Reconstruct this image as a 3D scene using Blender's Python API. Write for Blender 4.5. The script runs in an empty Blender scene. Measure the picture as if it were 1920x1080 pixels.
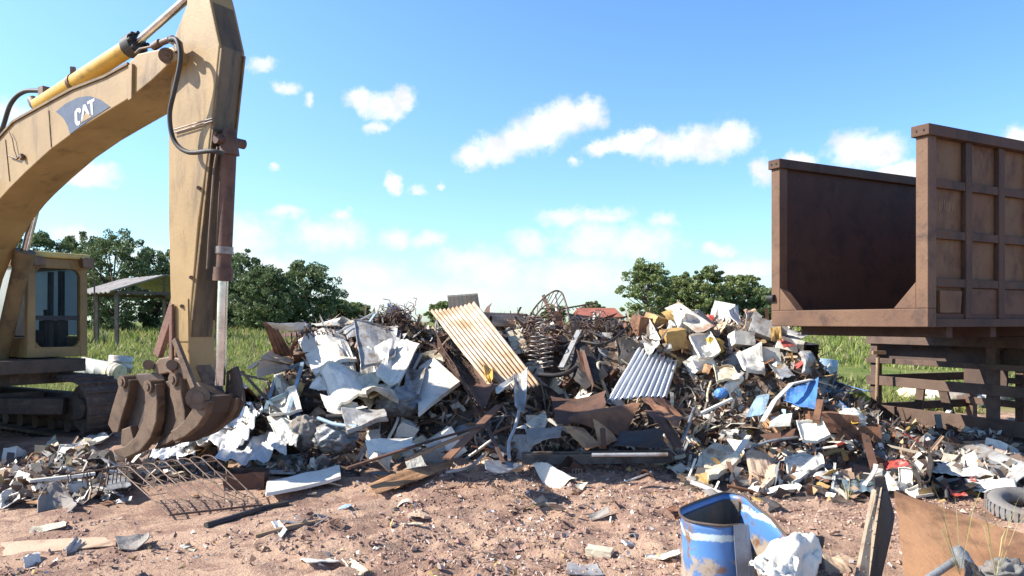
import bpy, math, random
import numpy as np
from mathutils import Vector, Matrix, noise as mnoise

SC = bpy.context.scene
COL = SC.collection
F = 1467.0
CH = 1.8
HOR = 603.0
R = math.radians

# ------------------------------------------------------------------ noise / terrain
def _hash(ix, iy, s):
    n = (ix * 374761393 + iy * 668265263 + s * 144665) & 0xFFFFFFFF
    n = ((n ^ (n >> 13)) * 1274126177) & 0xFFFFFFFF
    n = n ^ (n >> 16)
    return (n & 0xFFFF) / 65535.0

def vnoise(x, y, s=0):
    x = np.asarray(x, float); y = np.asarray(y, float)
    ix = np.floor(x).astype(np.int64); iy = np.floor(y).astype(np.int64)
    fx = x - ix; fy = y - iy
    fx = fx * fx * (3 - 2 * fx); fy = fy * fy * (3 - 2 * fy)
    a = _hash(ix, iy, s); b = _hash(ix + 1, iy, s); c = _hash(ix, iy + 1, s); d = _hash(ix + 1, iy + 1, s)
    return (a + (b - a) * fx) * (1 - fy) + (c + (d - c) * fx) * fy

def fbm(x, y, s=0, o=4):
    t = 0; a = .5; n = 0
    for k in range(o):
        t = t + a * vnoise(x * 2 ** k, y * 2 ** k, s + k * 17); n += a; a *= .5
    return t / n

def ss(a, b, x):
    t = np.clip((np.asarray(x, float) - a) / (b - a), 0, 1)
    return t * t * (3 - 2 * t)

def ground_h(x, y):
    x = np.asarray(x, float); y = np.asarray(y, float)
    z = 1.25 * ss(14, 50, y)
    near = 1 - ss(16, 30, y)
    rough = 0.35 + 0.65 * ss(-1.9, -.9, x + .5 * vnoise(x, y, 5))
    rough = np.where(x > 1.7, rough * (.55 + .45 * ss(7.2, 8, y)), rough)
    z = z + near * (.10 * (fbm(x * .6, y * .6, 3, 2) - .5))
    z = z + near * rough * (.15 * (fbm(x * 2.6, y * 2.6, 9, 3) - .5) + .10 * (fbm(x * 9, y * 9, 21, 3) - .5))
    # shallow wheel ruts crossing the packed earth
    r = np.sin((y + .12 * x) * 3.1)
    z = z + near * (1 - rough) * .045 * r
    return z

def heap_h(x, y):
    x = np.asarray(x, float); y = np.asarray(y, float)
    H = ss(-4.4, -3.3, x) * (1 - ss(4.2, 5.9, x))
    y0 = 9.9 + .5 * (vnoise(x * 1.2, 0 * x, 31) - .5)
    p = np.clip((y - y0) / (12.9 - y0), 0, 1)
    p = p * (1 - ss(14.0, 17.0, y))
    z = H * p * (1.66 + .35 * (vnoise(x * .9, y * .9, 40) - .5))
    z = z + H * ss(0, .1, p) * .42 * (fbm(x * 1.5, y * 1.5, 44, 3) - .5)
    z = z - .5 * np.exp(-((x - .72) / .5) ** 2 - ((y - 11.7) / .75) ** 2)
    ap = ss(1.6, 2.6, x) * ss(7.6, 8.6, y) * (1 - ss(12.5, 13.5, y)) * (1 - ss(7.5, 8.5, x))
    z = z + ap * .30 * np.clip(fbm(x * 1.3, y * 1.3, 47, 3) - .28, 0, 1)
    al = (1 - ss(-2.2, -1.6, x)) * (1 - ss(-4.4, -4.0, x) * (1 - ss(8.5, 9.1, y))) * ss(7.3, 8.0, y) * (1 - ss(10.2, 11, y)) * ss(-7, -6, x)
    z = z + al * .26 * np.clip(fbm(x * 1.5, y * 1.5, 49, 3) - .28, 0, 1)
    return np.maximum(z, -.3)

def top_h(x, y):
    h = heap_h(x, y)
    return ground_h(x, y) + np.maximum(h, 0)

def ray(px, py):
    return np.array([(px - 960) / F, 1.0, (HOR - py) / F])

def P(px, py, d):
    r = ray(px, py)
    return np.array([0, 0, CH]) + r * d

_D = np.arange(3.5, 22, .02)
def Sd(px, py):
    r = ray(px, py)
    x = r[0] * _D; z = CH + r[2] * _D
    c = z - top_h(x, _D)
    hit = np.nonzero(c < 0)[0]
    if len(hit): return float(_D[hit[0]])
    m = (_D > 9) & (_D < 14)
    return float(_D[m][np.argmin(c[m])])

def S(px, py, off=0.0):
    return P(px, py, Sd(px, py) - off)

def V(p): return np.array(p, float)
def unit(v):
    v = np.asarray(v, float); n = np.linalg.norm(v)
    return v / n if n > 1e-9 else v

# ------------------------------------------------------------------ mesh builder
WL = {}
class MB:
    def __init__(s): s.v = []; s.f = []; s.sm = []
    def add(s, vs, fs, smooth=False):
        b = len(s.v)
        s.v.extend([tuple(map(float, p)) for p in vs])
        for f in fs: s.f.append(tuple(b + i for i in f)); s.sm.append(smooth)
    def prism(s, poly, ext):
        """poly: list of 3D points, ext: extrusion vector"""
        n = len(poly); e = V(ext)
        vs = [V(p) for p in poly] + [V(p) + e for p in poly]
        fs = [tuple(range(n)), tuple(range(2 * n - 1, n - 1, -1))]
        for i in range(n):
            j = (i + 1) % n; fs.append((i, n + i, n + j, j))
        s.add(vs, fs)
    def box(s, c, ax, ay, az):
        """centre and three half-axis vectors"""
        c = V(c); ax = V(ax); ay = V(ay); az = V(az)
        vs = [c + i * ax + j * ay + k * az for i in (-1, 1) for j in (-1, 1) for k in (-1, 1)]
        s.add(vs, [(0, 1, 3, 2), (4, 6, 7, 5), (0, 4, 5, 1), (2, 3, 7, 6), (0, 2, 6, 4), (1, 5, 7, 3)])
    def bar(s, a, b, w, h, up=(0, 0, 1)):
        a = V(a); b = V(b); t = unit(b - a); up = V(up)
        if abs(np.dot(t, unit(up))) > .97: up = V((1, .3, 0))
        sd = unit(np.cross(t, up)); u = np.cross(sd, t)
        s.box((a + b) / 2, (b - a) / 2, sd * w / 2, u * h / 2)
    def tube(s, pts, r, n=10, cap=True, smooth=True):
        pts = [V(p) for p in pts]; m = len(pts)
        rs = r if hasattr(r, '__len__') else [r] * m
        t0 = unit(pts[1] - pts[0])
        up = V((0, 0, 1)) if abs(t0[2]) < .9 else V((1, 0, 0))
        nrm = unit(np.cross(t0, up))
        vs = []; fs = []
        for i, p in enumerate(pts):
            if i == 0: t = t0
            elif i == m - 1: t = unit(pts[-1] - pts[-2])
            else: t = unit(unit(pts[i + 1] - p) + unit(p - pts[i - 1]))
            nrm = unit(nrm - t * np.dot(nrm, t)); bn = np.cross(t, nrm)
            for k in range(n):
                a = 2 * math.pi * k / n
                vs.append(p + rs[i] * (math.cos(a) * nrm + math.sin(a) * bn))
        for i in range(m - 1):
            for k in range(n):
                k2 = (k + 1) % n
                fs.append((i * n + k, i * n + k2, (i + 1) * n + k2, (i + 1) * n + k))
        s.add(vs, fs, smooth)
        if cap:
            s.add(vs[:n], [tuple(range(n - 1, -1, -1))]); s.add(vs[-n:], [tuple(range(n))])
    def grid(s, G, thick=0.01, smooth=False):
        """G: (nv,nu,3) array of points, made solid with a thickness"""
        nv, nu, _ = G.shape
        du = np.gradient(G, axis=1); dv = np.gradient(G, axis=0)
        N = np.cross(du, dv); L = np.linalg.norm(N, axis=2, keepdims=True); L[L < 1e-9] = 1; N = N / L
        B = G - N * thick
        vs = list(G.reshape(-1, 3)) + list(B.reshape(-1, 3)); o = nv * nu; fs = []
        for j in range(nv - 1):
            for i in range(nu - 1):
                a = j * nu + i
                fs.append((a, a + 1, a + nu + 1, a + nu)); fs.append((o + a, o + a + nu, o + a + nu + 1, o + a + 1))
        rim = [i for i in range(nu)] + [j * nu + nu - 1 for j in range(1, nv)] + [(nv - 1) * nu + i for i in range(nu - 2, -1, -1)] + [j * nu for j in range(nv - 2, 0, -1)]
        n = len(rim)
        base = len(s.v)
        s.add(vs, fs, smooth)
        for k in range(n):
            a = rim[k]; b = rim[(k + 1) % n]
            s.f.append((base + a, base + o + a, base + o + b, base + b)); s.sm.append(False)
    def build(s, name, mat, parent=None, origin=None, bevel=0):
        me = bpy.data.meshes.new(name)
        va = np.array(s.v, float)
        if parent is not None: w = WL[parent.name]
        elif origin is not None: w = V(origin)
        else: w = V(((va[:, 0].min() + va[:, 0].max()) / 2, (va[:, 1].min() + va[:, 1].max()) / 2, va[:, 2].min()))
        me.from_pydata([tuple(p) for p in va - w], [], s.f)
        me.polygons.foreach_set('use_smooth', s.sm)
        me.update()
        o = bpy.data.objects.new(name, me); COL.objects.link(o)
        if parent is not None: o.parent = parent
        else: o.location = w
        WL[o.name] = w
        if mat is not None:
            me.materials.append(mat)
        if bevel:
            b = o.modifiers.new('Bevel', 'BEVEL'); b.width = bevel; b.segments = 2; b.limit_method = 'ANGLE'
        return o

def tag(o, label, cat, group=None):
    o['label'] = label; o['category'] = cat
    if group: o['group'] = group
    return o
def kind(o, k):
    o['kind'] = k; return o
def empty(name, loc, label, cat, group=None):
    o = bpy.data.objects.new(name, None); COL.objects.link(o); o.location = loc; WL[o.name] = V(loc)
    return tag(o, label, cat, group)

# ------------------------------------------------------------------ materials
def new_mat(name):
    m = bpy.data.materials.new(name); m.use_nodes = True
    nt = m.node_tree; b = nt.nodes['Principled BSDF']
    return m, nt, b
def node(nt, t, **kw):
    n = nt.nodes.new(t)
    for k, v in kw.items(): setattr(n, k, v)
    return n
def c4(c): return (c[0], c[1], c[2], 1)
def mixc(nt, fac, a, b):
    n = node(nt, 'ShaderNodeMix', data_type='RGBA')
    for s, v in ((0, fac), (6, a), (7, b)):
        if isinstance(v, (tuple, list)): n.inputs[s].default_value = c4(v)
        elif isinstance(v, (int, float)): n.inputs[s].default_value = v
        else: nt.links.new(v, n.inputs[s])
    return n.outputs[2]
def ntex(nt, vec, scale, detail=5, rough=.6, dist=0):
    n = node(nt, 'ShaderNodeTexNoise'); n.inputs['Scale'].default_value = scale
    n.inputs['Detail'].default_value = detail; n.inputs['Roughness'].default_value = rough; n.inputs['Distortion'].default_value = dist
    if vec is not None: nt.links.new(vec, n.inputs['Vector'])
    return n.outputs['Fac']
def ramp(nt, fac, a, b):
    n = node(nt, 'ShaderNodeMapRange', interpolation_type='SMOOTHSTEP')
    n.inputs['From Min'].default_value = a; n.inputs['From Max'].default_value = b
    nt.links.new(fac, n.inputs['Value']); return n.outputs['Result']
def bump(nt, h, st, dist=.02):
    n = node(nt, 'ShaderNodeBump'); n.inputs['Strength'].default_value = st; n.inputs['Distance'].default_value = dist
    nt.links.new(h, n.inputs['Height']); return n.outputs['Normal']

MATS = {}
def scrap(name, a, b=None, dirt=(.13, .075, .045), amt=.42, sc=3.0, rough=.6, metal=0.0, streak=None, bst=.35, soft=.12):
    """weathered surface: two base tones, patches of dirt or rust with soft edges, fine speckle"""
    if name in MATS: return MATS[name]
    m, nt, p = new_mat(name)
    tc = node(nt, 'ShaderNodeTexCoord').outputs['Object']
    if streak:
        mp = node(nt, 'ShaderNodeMapping'); mp.inputs['Scale'].default_value = streak
        nt.links.new(tc, mp.inputs['Vector']); tv = mp.outputs['Vector']
    else: tv = tc
    b = b or tuple(x * .72 for x in a)
    n1 = ntex(nt, tc, sc * .8, 4, .6)
    col = mixc(nt, ramp(nt, n1, .35, .65), a, b)
    n2 = ntex(nt, tv, sc * 1.7, 8, .68, .4)
    d = ramp(nt, n2, 1 - amt - soft, 1 - amt + soft)
    col = mixc(nt, d, col, dirt)
    n3 = ntex(nt, tc, sc * 14, 4, .7)
    sp = ramp(nt, n3, .6, .75)
    mul = node(nt, 'ShaderNodeMath', operation='MULTIPLY'); nt.links.new(sp, mul.inputs[0]); mul.inputs[1].default_value = .45
    col = mixc(nt, mul.outputs[0], col, tuple(x * .6 for x in dirt))
    nt.links.new(col, p.inputs['Base Color'])
    p.inputs['Roughness'].default_value = rough; p.inputs['Metallic'].default_value = metal
    ad = node(nt, 'ShaderNodeMath', operation='ADD'); nt.links.new(n2, ad.inputs[0]); nt.links.new(n3, ad.inputs[1])
    if bst: nt.links.new(bump(nt, ad.outputs[0], bst), p.inputs['Normal'])
    MATS[name] = m
    return m

def flatm(name, c, rough=.5, metal=0.0):
    if name in MATS: return MATS[name]
    m, nt, p = new_mat(name)
    tc = node(nt, 'ShaderNodeTexCoord').outputs['Object']
    n = ntex(nt, tc, 9, 5, .65)
    nt.links.new(mixc(nt, ramp(nt, n, .35, .7), c, tuple(x * .7 for x in c)), p.inputs['Base Color'])
    p.inputs['Roughness'].default_value = rough; p.inputs['Metallic'].default_value = metal
    MATS[name] = m; return m

def island_mat(name, cols, rough=.7, trans=None):
    """every loose piece takes one colour out of a list"""
    m, nt, p = new_mat(name)
    g = node(nt, 'ShaderNodeNewGeometry')
    r = node(nt, 'ShaderNodeValToRGB'); r.color_ramp.interpolation = 'CONSTANT'
    el = r.color_ramp.elements
    while len(el) < len(cols): el.new(.5)
    for i, c in enumerate(cols):
        el[i].position = i / len(cols); el[i].color = c4(c)
    nt.links.new(g.outputs['Random Per Island'], r.inputs['Fac'])
    nt.links.new(r.outputs['Color'], p.inputs['Base Color'])
    p.inputs['Roughness'].default_value = rough
    if trans:
        p.inputs['Specular IOR Level'].default_value = .25
        tr = node(nt, 'ShaderNodeBsdfTranslucent'); nt.links.new(r.outputs['Color'], tr.inputs['Color'])
        mx = node(nt, 'ShaderNodeMixShader'); mx.inputs[0].default_value = trans
        nt.links.new(p.outputs[0], mx.inputs[1]); nt.links.new(tr.outputs[0], mx.inputs[2])
        nt.links.new(mx.outputs[0], nt.nodes['Material Output'].inputs['Surface'])
    return m

RUSTC = (.20, .085, .04)
DIRT = (.16, .10, .07)
M = {}
M['white'] = scrap('white_enamel', (.80, .76, .67), (.70, .66, .57), (.36, .25, .16), .34, 2.2, .45)
M['cream'] = scrap('cream_enamel', (.70, .62, .45), (.60, .52, .38), (.26, .15, .08), .40, 2.4, .5)
M['tan'] = scrap('tan_board', (.58, .42, .29), (.48, .34, .23), (.25, .15, .09), .36, 2.6, .7)
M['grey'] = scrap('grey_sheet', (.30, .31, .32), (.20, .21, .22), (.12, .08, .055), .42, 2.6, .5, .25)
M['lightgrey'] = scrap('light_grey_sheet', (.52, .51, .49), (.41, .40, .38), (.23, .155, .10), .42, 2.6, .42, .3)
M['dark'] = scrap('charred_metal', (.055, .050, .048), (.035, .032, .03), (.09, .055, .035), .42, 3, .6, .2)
M['rust'] = scrap('rusty_sheet', (.24, .115, .06), (.17, .08, .045), (.09, .045, .03), .42, 2.6, .8)
M['rust_light'] = scrap('light_rust_sheet', (.46, .26, .13), (.36, .19, .09), (.20, .095, .045), .42, 2.2, .8)
M['rust_dark'] = scrap('dark_rust_sheet', (.13, .062, .038), (.09, .045, .03), (.05, .03, .02), .40, 3, .75)
M['ochre'] = scrap('ochre_paint', (.46, .29, .09), (.36, .22, .08), (.20, .10, .04), .40, 3, .55)
M['yellow'] = scrap('yellow_paint', (.62, .40, .06), (.5, .31, .06), (.25, .13, .05), .30, 3, .5)
M['blue'] = scrap('blue_paint', (.10, .27, .60), (.08, .20, .47), (.35, .35, .36), .33, 2.6, .45)
M['paleblue'] = scrap('pale_blue_paint', (.32, .45, .56), (.25, .36, .46), (.20, .14, .10), .38, 3, .5)
M['steelblue'] = scrap('blue_grey_steel', (.20, .29, .34), (.15, .21, .25), (.13, .09, .07), .4, 3, .45, .3)
M['red'] = scrap('red_paint', (.50, .075, .06), (.42, .07, .05), (.55, .5, .45), .36, 3, .5)
M['plastic'] = scrap('white_plastic_sheet', (.70, .70, .70), (.60, .60, .60), (.36, .30, .26), .26, 1.8, .38, bst=.2)
M['sack'] = scrap('grey_sack_cloth', (.30, .27, .24), (.23, .20, .18), (.13, .09, .06), .38, 3, .8)
M['wood'] = scrap('weathered_wood', (.34, .23, .14), (.25, .16, .10), (.12, .075, .05), .38, 3, .8, streak=(1, 1, 6))
M['wire'] = scrap('rusty_wire', (.16, .10, .075), (.11, .07, .05), (.06, .04, .03), .4, 5, .6, .3, bst=0)
M['wire_grey'] = scrap('grey_wire', (.30, .27, .25), (.20, .17, .15), (.12, .07, .05), .4, 5, .45, .5, bst=0)
M['chrome'] = flatm('chromed_rod', (.72, .72, .74), .18, 1.0)
M['tire'] = scrap('worn_rubber', (.20, .19, .18), (.12, .115, .11), (.26, .2, .16), .4, 4, .85)
M['galv'] = scrap('galvanised_sheet', (.78, .79, .80), (.68, .69, .71), (.26, .17, .12), .30, 1.8, .42, .3)
M['galv_rust'] = scrap('rusted_roofing', (.66, .57, .46), (.60, .47, .34), (.36, .19, .09), .50, 1.2, .62, .1, soft=.2)
# ------------------------------------------------------------------ camera, sun, sky
cam = bpy.data.cameras.new('camera'); co = bpy.data.objects.new('camera', cam); COL.objects.link(co)
co.location = (0, 0, CH); co.rotation_euler = (R(90), 0, 0)
cam.sensor_width = 36; cam.lens = F / 1920 * 36; cam.shift_y = (HOR - 540) / 1920
cam.clip_start = .05; cam.clip_end = 4000
SC.camera = co

SUN_EL = R(38); SH = unit((-.95, -.06))
sv = V((SH[0] * math.cos(SUN_EL), SH[1] * math.cos(SUN_EL), math.sin(SUN_EL)))
sl = bpy.data.lights.new('sun', 'SUN'); sl.energy = 5.0; sl.angle = R(.5); sl.color = (1, .94, .84)
so = bpy.data.objects.new('sun', sl); COL.objects.link(so)
so.rotation_euler = Vector(-sv).to_track_quat('-Z', 'Y').to_euler(); so.location = (-30, 5, 25)

W = bpy.data.worlds.new('World'); SC.world = W; W.use_nodes = True
nt = W.node_tree; bg = nt.nodes['Background']
sky = node(nt, 'ShaderNodeTexSky'); sky.sky_type = 'NISHITA'; sky.sun_disc = False
sky.sun_elevation = SUN_EL; sky.sun_rotation = math.atan2(SH[0], SH[1]); sky.altitude = 0
sky.air_density = 1.0; sky.dust_density = .6; sky.ozone_density = 2.0
tcg = node(nt, 'ShaderNodeTexCoord').outputs['Generated']
sep = node(nt, 'ShaderNodeSeparateXYZ'); nt.links.new(tcg, sep.inputs[0])
def mth(op, a, b=None, c=None):
    n = node(nt, 'ShaderNodeMath', operation=op)
    for i, v in enumerate((a, b, c)):
        if v is None: continue
        if isinstance(v, (int, float)): n.inputs[i].default_value = v
        else: nt.links.new(v, n.inputs[i])
    return n.outputs[0]
az = mth('ARCTAN2', sep.outputs[0], sep.outputs[1]); el = mth('ARCSINE', sep.outputs[2])
cb = node(nt, 'ShaderNodeCombineXYZ'); nt.links.new(az, cb.inputs[0]); nt.links.new(el, cb.inputs[1])
ae = cb.outputs[0]
# ragged edges: displace the lookup direction by noise
nz = node(nt, 'ShaderNodeTexNoise'); nz.inputs['Scale'].default_value = 34; nz.inputs['Detail'].default_value = 7; nz.inputs['Roughness'].default_value = .62
nt.links.new(ae, nz.inputs['Vector'])
vs_ = node(nt, 'ShaderNodeVectorMath', operation='SUBTRACT'); nt.links.new(nz.outputs['Color'], vs_.inputs[0]); vs_.inputs[1].default_value = (.5, .5, .5)
vm_ = node(nt, 'ShaderNodeVectorMath', operation='MULTIPLY'); nt.links.new(vs_.outputs[0], vm_.inputs[0]); vm_.inputs[1].default_value = (.040, .036, 0)
va_ = node(nt, 'ShaderNodeVectorMath', operation='ADD'); nt.links.new(ae, va_.inputs[0]); nt.links.new(vm_.outputs[0], va_.inputs[1])
aed = va_.outputs[0]
def azel(px, py):
    a = math.atan((px - 960) / F); return a, math.atan((HOR - py) / F * math.cos(a))
def clouds(blobs, lo, hi):
    acc = None
    for (px, py, rx, ry) in blobs:
        a, e = azel(px, py)
        s = node(nt, 'ShaderNodeVectorMath', operation='SUBTRACT'); nt.links.new(aed, s.inputs[0]); s.inputs[1].default_value = (a, e, 0)
        q = node(nt, 'ShaderNodeVectorMath', operation='MULTIPLY'); nt.links.new(s.outputs[0], q.inputs[0]); q.inputs[1].default_value = (F / rx * .95, F / ry, 0)
        d = node(nt, 'ShaderNodeVectorMath', operation='LENGTH'); nt.links.new(q.outputs[0], d.inputs[0])
        v = mth('SUBTRACT', 1.0, d.outputs['Value'])
        acc = v if acc is None else mth('SMOOTH_MAX', acc, v, .25)
    n2 = ntex(nt, ae, 60, 6, .65)
    acc = mth('ADD', acc, mth('MULTIPLY', mth('SUBTRACT', n2, .5), .95))
    return ramp(nt, acc, lo, hi)
crisp = [(890, 295, 42, 24), (930, 280, 52, 32), (975, 262, 52, 36), (1020, 242, 50, 40), (1060, 222, 45, 40), (1102, 212, 36, 34),
         (1130, 278, 34, 18), (1180, 270, 50, 24), (1215, 255, 26, 18), (1250, 278, 55, 28), (1310, 268, 62, 36), (1366, 258, 48, 40),
         (678, 188, 36, 22), (722, 202, 44, 28), (752, 186, 28, 24), (1600, 282, 46, 38), (1648, 284, 46, 34), (1690, 326, 62, 24), (1430, 322, 24, 26),
         (1500, 300, 30, 18), (150, 326, 64, 22), (740, 346, 16, 20), (1905, 262, 30, 22)]
faint = [(490, 120, 28, 14), (535, 165, 28, 14), (580, 186, 13, 16), (778, 358, 16, 10), (512, 315, 14, 9), (702, 240, 22, 14), (822, 350, 8, 6), (1078, 300, 14, 12),
         (465, 440, 62, 44), (440, 470, 60, 40), (600, 440, 60, 34), (645, 440, 48, 38), (640, 405, 24, 16), (745, 445, 44, 24), (805, 448, 34, 22), (535, 398, 44, 15),
         (690, 520, 90, 42), (880, 488, 80, 34), (925, 510, 80, 56), (1060, 405, 66, 20), (1130, 405, 66, 18), (995, 455, 44, 30), (1110, 450, 80, 50), (1190, 460, 95, 44),
         (1245, 415, 32, 20), (1350, 468, 34, 14), (1080, 520, 150, 50), (1390, 510, 80, 30), (140, 440, 52, 24), (20, 215, 44, 30), (800, 560, 300, 40), (500, 500, 80, 30), (250, 480, 60, 26)]
cm = clouds(crisp, -.16, .72); fm = clouds(faint, -.12, .85)
# the air itself: blue overhead, pale cyan down to the horizon, brighter towards the sun
elr = ramp(nt, el, .0, .40)
azr = ramp(nt, az, .55, -.75)
tint_lo = mixc(nt, azr, (1.02, 1.32, 1.52), (1.1, 1.36, 1.52))
tint_hi = mixc(nt, azr, (.88, 1.26, 1.88), (1.25, 1.6, 2.1))
tint = mixc(nt, elr, tint_lo, tint_hi)
tint = mixc(nt, ramp(nt, el, .42, .85), tint, (.50, .56, .62))  # upper sky, out of view, darkened to weaken the ambient fill
mt = node(nt, 'ShaderNodeMix', data_type='RGBA', blend_type='MULTIPLY'); mt.inputs[0].default_value = 1
nt.links.new(sky.outputs[0], mt.inputs[6]); nt.links.new(tint, mt.inputs[7])
skyc = mt.outputs[2]
CL = 6.4
fmk = mth('MULTIPLY', fm, .88)
c1 = mixc(nt, fmk, skyc, (CL * .97, CL * 1.0, CL * 1.02))
csh = mixc(nt, ramp(nt, ntex(nt, ae, 30, 5, .6), .42, .66), (CL * 1.12, CL * 1.12, CL * 1.12), (CL * .86, CL * .89, CL * .93))
c2 = mixc(nt, cm, c1, csh)
nt.links.new(c2, bg.inputs['Color']); bg.inputs['Strength'].default_value = .09

SC.view_settings.view_transform = 'Standard'; SC.view_settings.look = 'None'
SC.view_settings.gamma = 1; SC.view_settings.exposure = .9
SC.cycles.max_bounces = 6; SC.cycles.diffuse_bounces = 3; SC.cycles.transparent_max_bounces = 12
SC.cycles.use_denoising = True
SC.cycles.sample_clamp_indirect = 6

# ------------------------------------------------------------------ ground
def axis(lo, a, b, hi, st, g):
    c = list(np.arange(a, b + 1e-6, st)); s = st; x = c[-1]; right = []
    while x < hi: s *= g; x += s; right.append(x)
    s = st; x = a; left = []
    while x > lo: s *= g; x -= s; left.append(x)
    return np.array(left[::-1] + c + right)
xs = axis(-900, -6.5, 7.5, 900, .055, 1.13); ys = axis(-60, 4.4, 11.0, 1500, .05, 1.07)
X, Y = np.meshgrid(xs, ys); Z = ground_h(X, Y)
nv_, nu_ = X.shape
me = bpy.data.meshes.new('ground')
idx = np.arange(nv_ * nu_).reshape(nv_, nu_)
quads = np.stack([idx[:-1, :-1], idx[:-1, 1:], idx[1:, 1:], idx[1:, :-1]], -1).reshape(-1, 4)
me.from_pydata(np.stack([X, Y, Z], -1).reshape(-1, 3).tolist(), [], quads.tolist())
me.polygons.foreach_set('use_smooth', [True] * len(me.polygons))
go = bpy.data.objects.new('ground', me); COL.objects.link(go); kind(go, 'structure')
m, nt, p = new_mat('reddish_earth')
tc = node(nt, 'ShaderNodeTexCoord').outputs['Object']
n1 = ntex(nt, tc, .8, 5, .6); n2 = ntex(nt, tc, 5, 8, .7, .3); n3 = ntex(nt, tc, 34, 4, .7); n4 = ntex(nt, tc, 110, 2, .6)
col = mixc(nt, ramp(nt, n1, .35, .65), (.50, .34, .24), (.40, .26, .185))
col = mixc(nt, ramp(nt, n2, .5, .68), col, (.32, .20, .155))
n5 = ntex(nt, tc, 1.7, 6, .7, .5)
col = mixc(nt, ramp(nt, n5, .47, .58), col, (.29, .18, .135))
col = mixc(nt, ramp(nt, n3, .56, .7), col, (.20, .125, .095))
col = mixc(nt, ramp(nt, n4, .62, .72), col, (.62, .48, .38))
sp_ = node(nt, 'ShaderNodeSeparateXYZ'); nt.links.new(tc, sp_.inputs[0])
yy = node(nt, 'ShaderNodeMath', operation='ADD'); nt.links.new(sp_.outputs[1], yy.inputs[0])
ml = node(nt, 'ShaderNodeMath', operation='MULTIPLY'); nt.links.new(n1, ml.inputs[0]); ml.inputs[1].default_value = 4
nt.links.new(ml.outputs[0], yy.inputs[1])
gcol = mixc(nt, ramp(nt, n1, .3, .7), (.10, .15, .03), (.20, .21, .065))
col = mixc(nt, ramp(nt, yy.outputs[0], 16.5, 19.5), col, gcol)
nt.links.new(col, p.inputs['Base Color']); p.inputs['Roughness'].default_value = .95; p.inputs['Specular IOR Level'].default_value = .15
ad = node(nt, 'ShaderNodeMath', operation='ADD'); nt.links.new(n3, ad.inputs[0]); nt.links.new(n2, ad.inputs[1])
nt.links.new(bump(nt, ad.outputs[0], .8, .03), p.inputs['Normal'])
me.materials.append(m)

# ------------------------------------------------------------------ dirt and fine scrap that fills the heap
xs = np.arange(-7, 9, .11); ys = np.arange(7.2, 17.4, .11)
X, Y = np.meshgrid(xs, ys); Hh = heap_h(X, Y) + .10 * (fbm(X * 5, Y * 5, 61, 3) - .5) * ss(.02, .3, heap_h(X, Y))
Z = ground_h(X, Y) + Hh
keep = heap_h(X, Y) > .012
nv_, nu_ = X.shape; vs = []; ids = -np.ones((nv_, nu_), int); fs = []
for j in range(nv_ - 1):
    for i in range(nu_ - 1):
        if keep[j:j + 2, i:i + 2].any():
            q = []
            for (b, a) in ((j, i), (j, i + 1), (j + 1, i + 1), (j + 1, i)):
                if ids[b, a] < 0: ids[b, a] = len(vs); vs.append((X[b, a], Y[b, a], Z[b, a] if keep[b, a] else ground_h(X[b, a], Y[b, a]) - .03))
                q.append(ids[b, a])
            fs.append(tuple(int(k) for k in q))
mb = MB(); mb.v = [tuple(map(float, v)) for v in vs]; mb.f = fs; mb.sm = [False] * len(fs)
hm = scrap('heap_filling', (.21, .145, .11), (.14, .095, .075), (.07, .05, .04), .5, 3, .9, bst=1.0)
kind(mb.build('scrap_mound', hm), 'stuff')

RNG = np.random.default_rng(7)
def shard(vs, fs, c, size, asp, rng, curl=.5):
    """one little bent scrap"""
    a = rng.normal(size=3); a = unit(a); b = unit(np.cross(a, rng.normal(size=3))); n = np.cross(a, b)
    L = size * .5; w = L * asp; h = size * curl * rng.uniform(-.5, .5); k = len(vs)
    j = rng.uniform(.6, 1.3, 6)
    vs += [c - a * L * j[0] - b * w * j[1], c - a * L * j[2] + b * w * j[3], c + n * h - b * w * j[4], c + n * h + b * w * j[5], c + a * L * j[1] - b * w * j[3] , c + a * L * j[5] + b * w * j[0]]
    fs += [(k, k + 2, k + 3, k + 1), (k + 2, k + 4, k + 5, k + 3)]
def lump(vs, fs, c, size, rng):
    k = len(vs); d = [(1, 0, 0), (-1, 0, 0), (0, 1, 0), (0, -1, 0), (0, 0, 1), (0, 0, -.4)]
    rot = Matrix.Rotation(rng.uniform(0, 6.3), 3, 'Z')
    for q in d:
        q = np.array(rot @ Vector(q)); vs.append(c + q * size * rng.uniform(.55, 1.15) * (1, 1, .75))
    fs += [(k, k + 2, k + 4), (k + 2, k + 1, k + 4), (k + 1, k + 3, k + 4), (k + 3, k, k + 4), (k + 2, k, k + 5), (k + 1, k + 2, k + 5), (k + 3, k + 1, k + 5), (k, k + 3, k + 5)]
def stuff_obj(name, vs, fs, mat):
    mb = MB(); mb.v = [tuple(map(float, v)) for v in vs]; mb.f = fs; mb.sm = [False] * len(fs)
    return kind(mb.build(name, mat), 'stuff')

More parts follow.
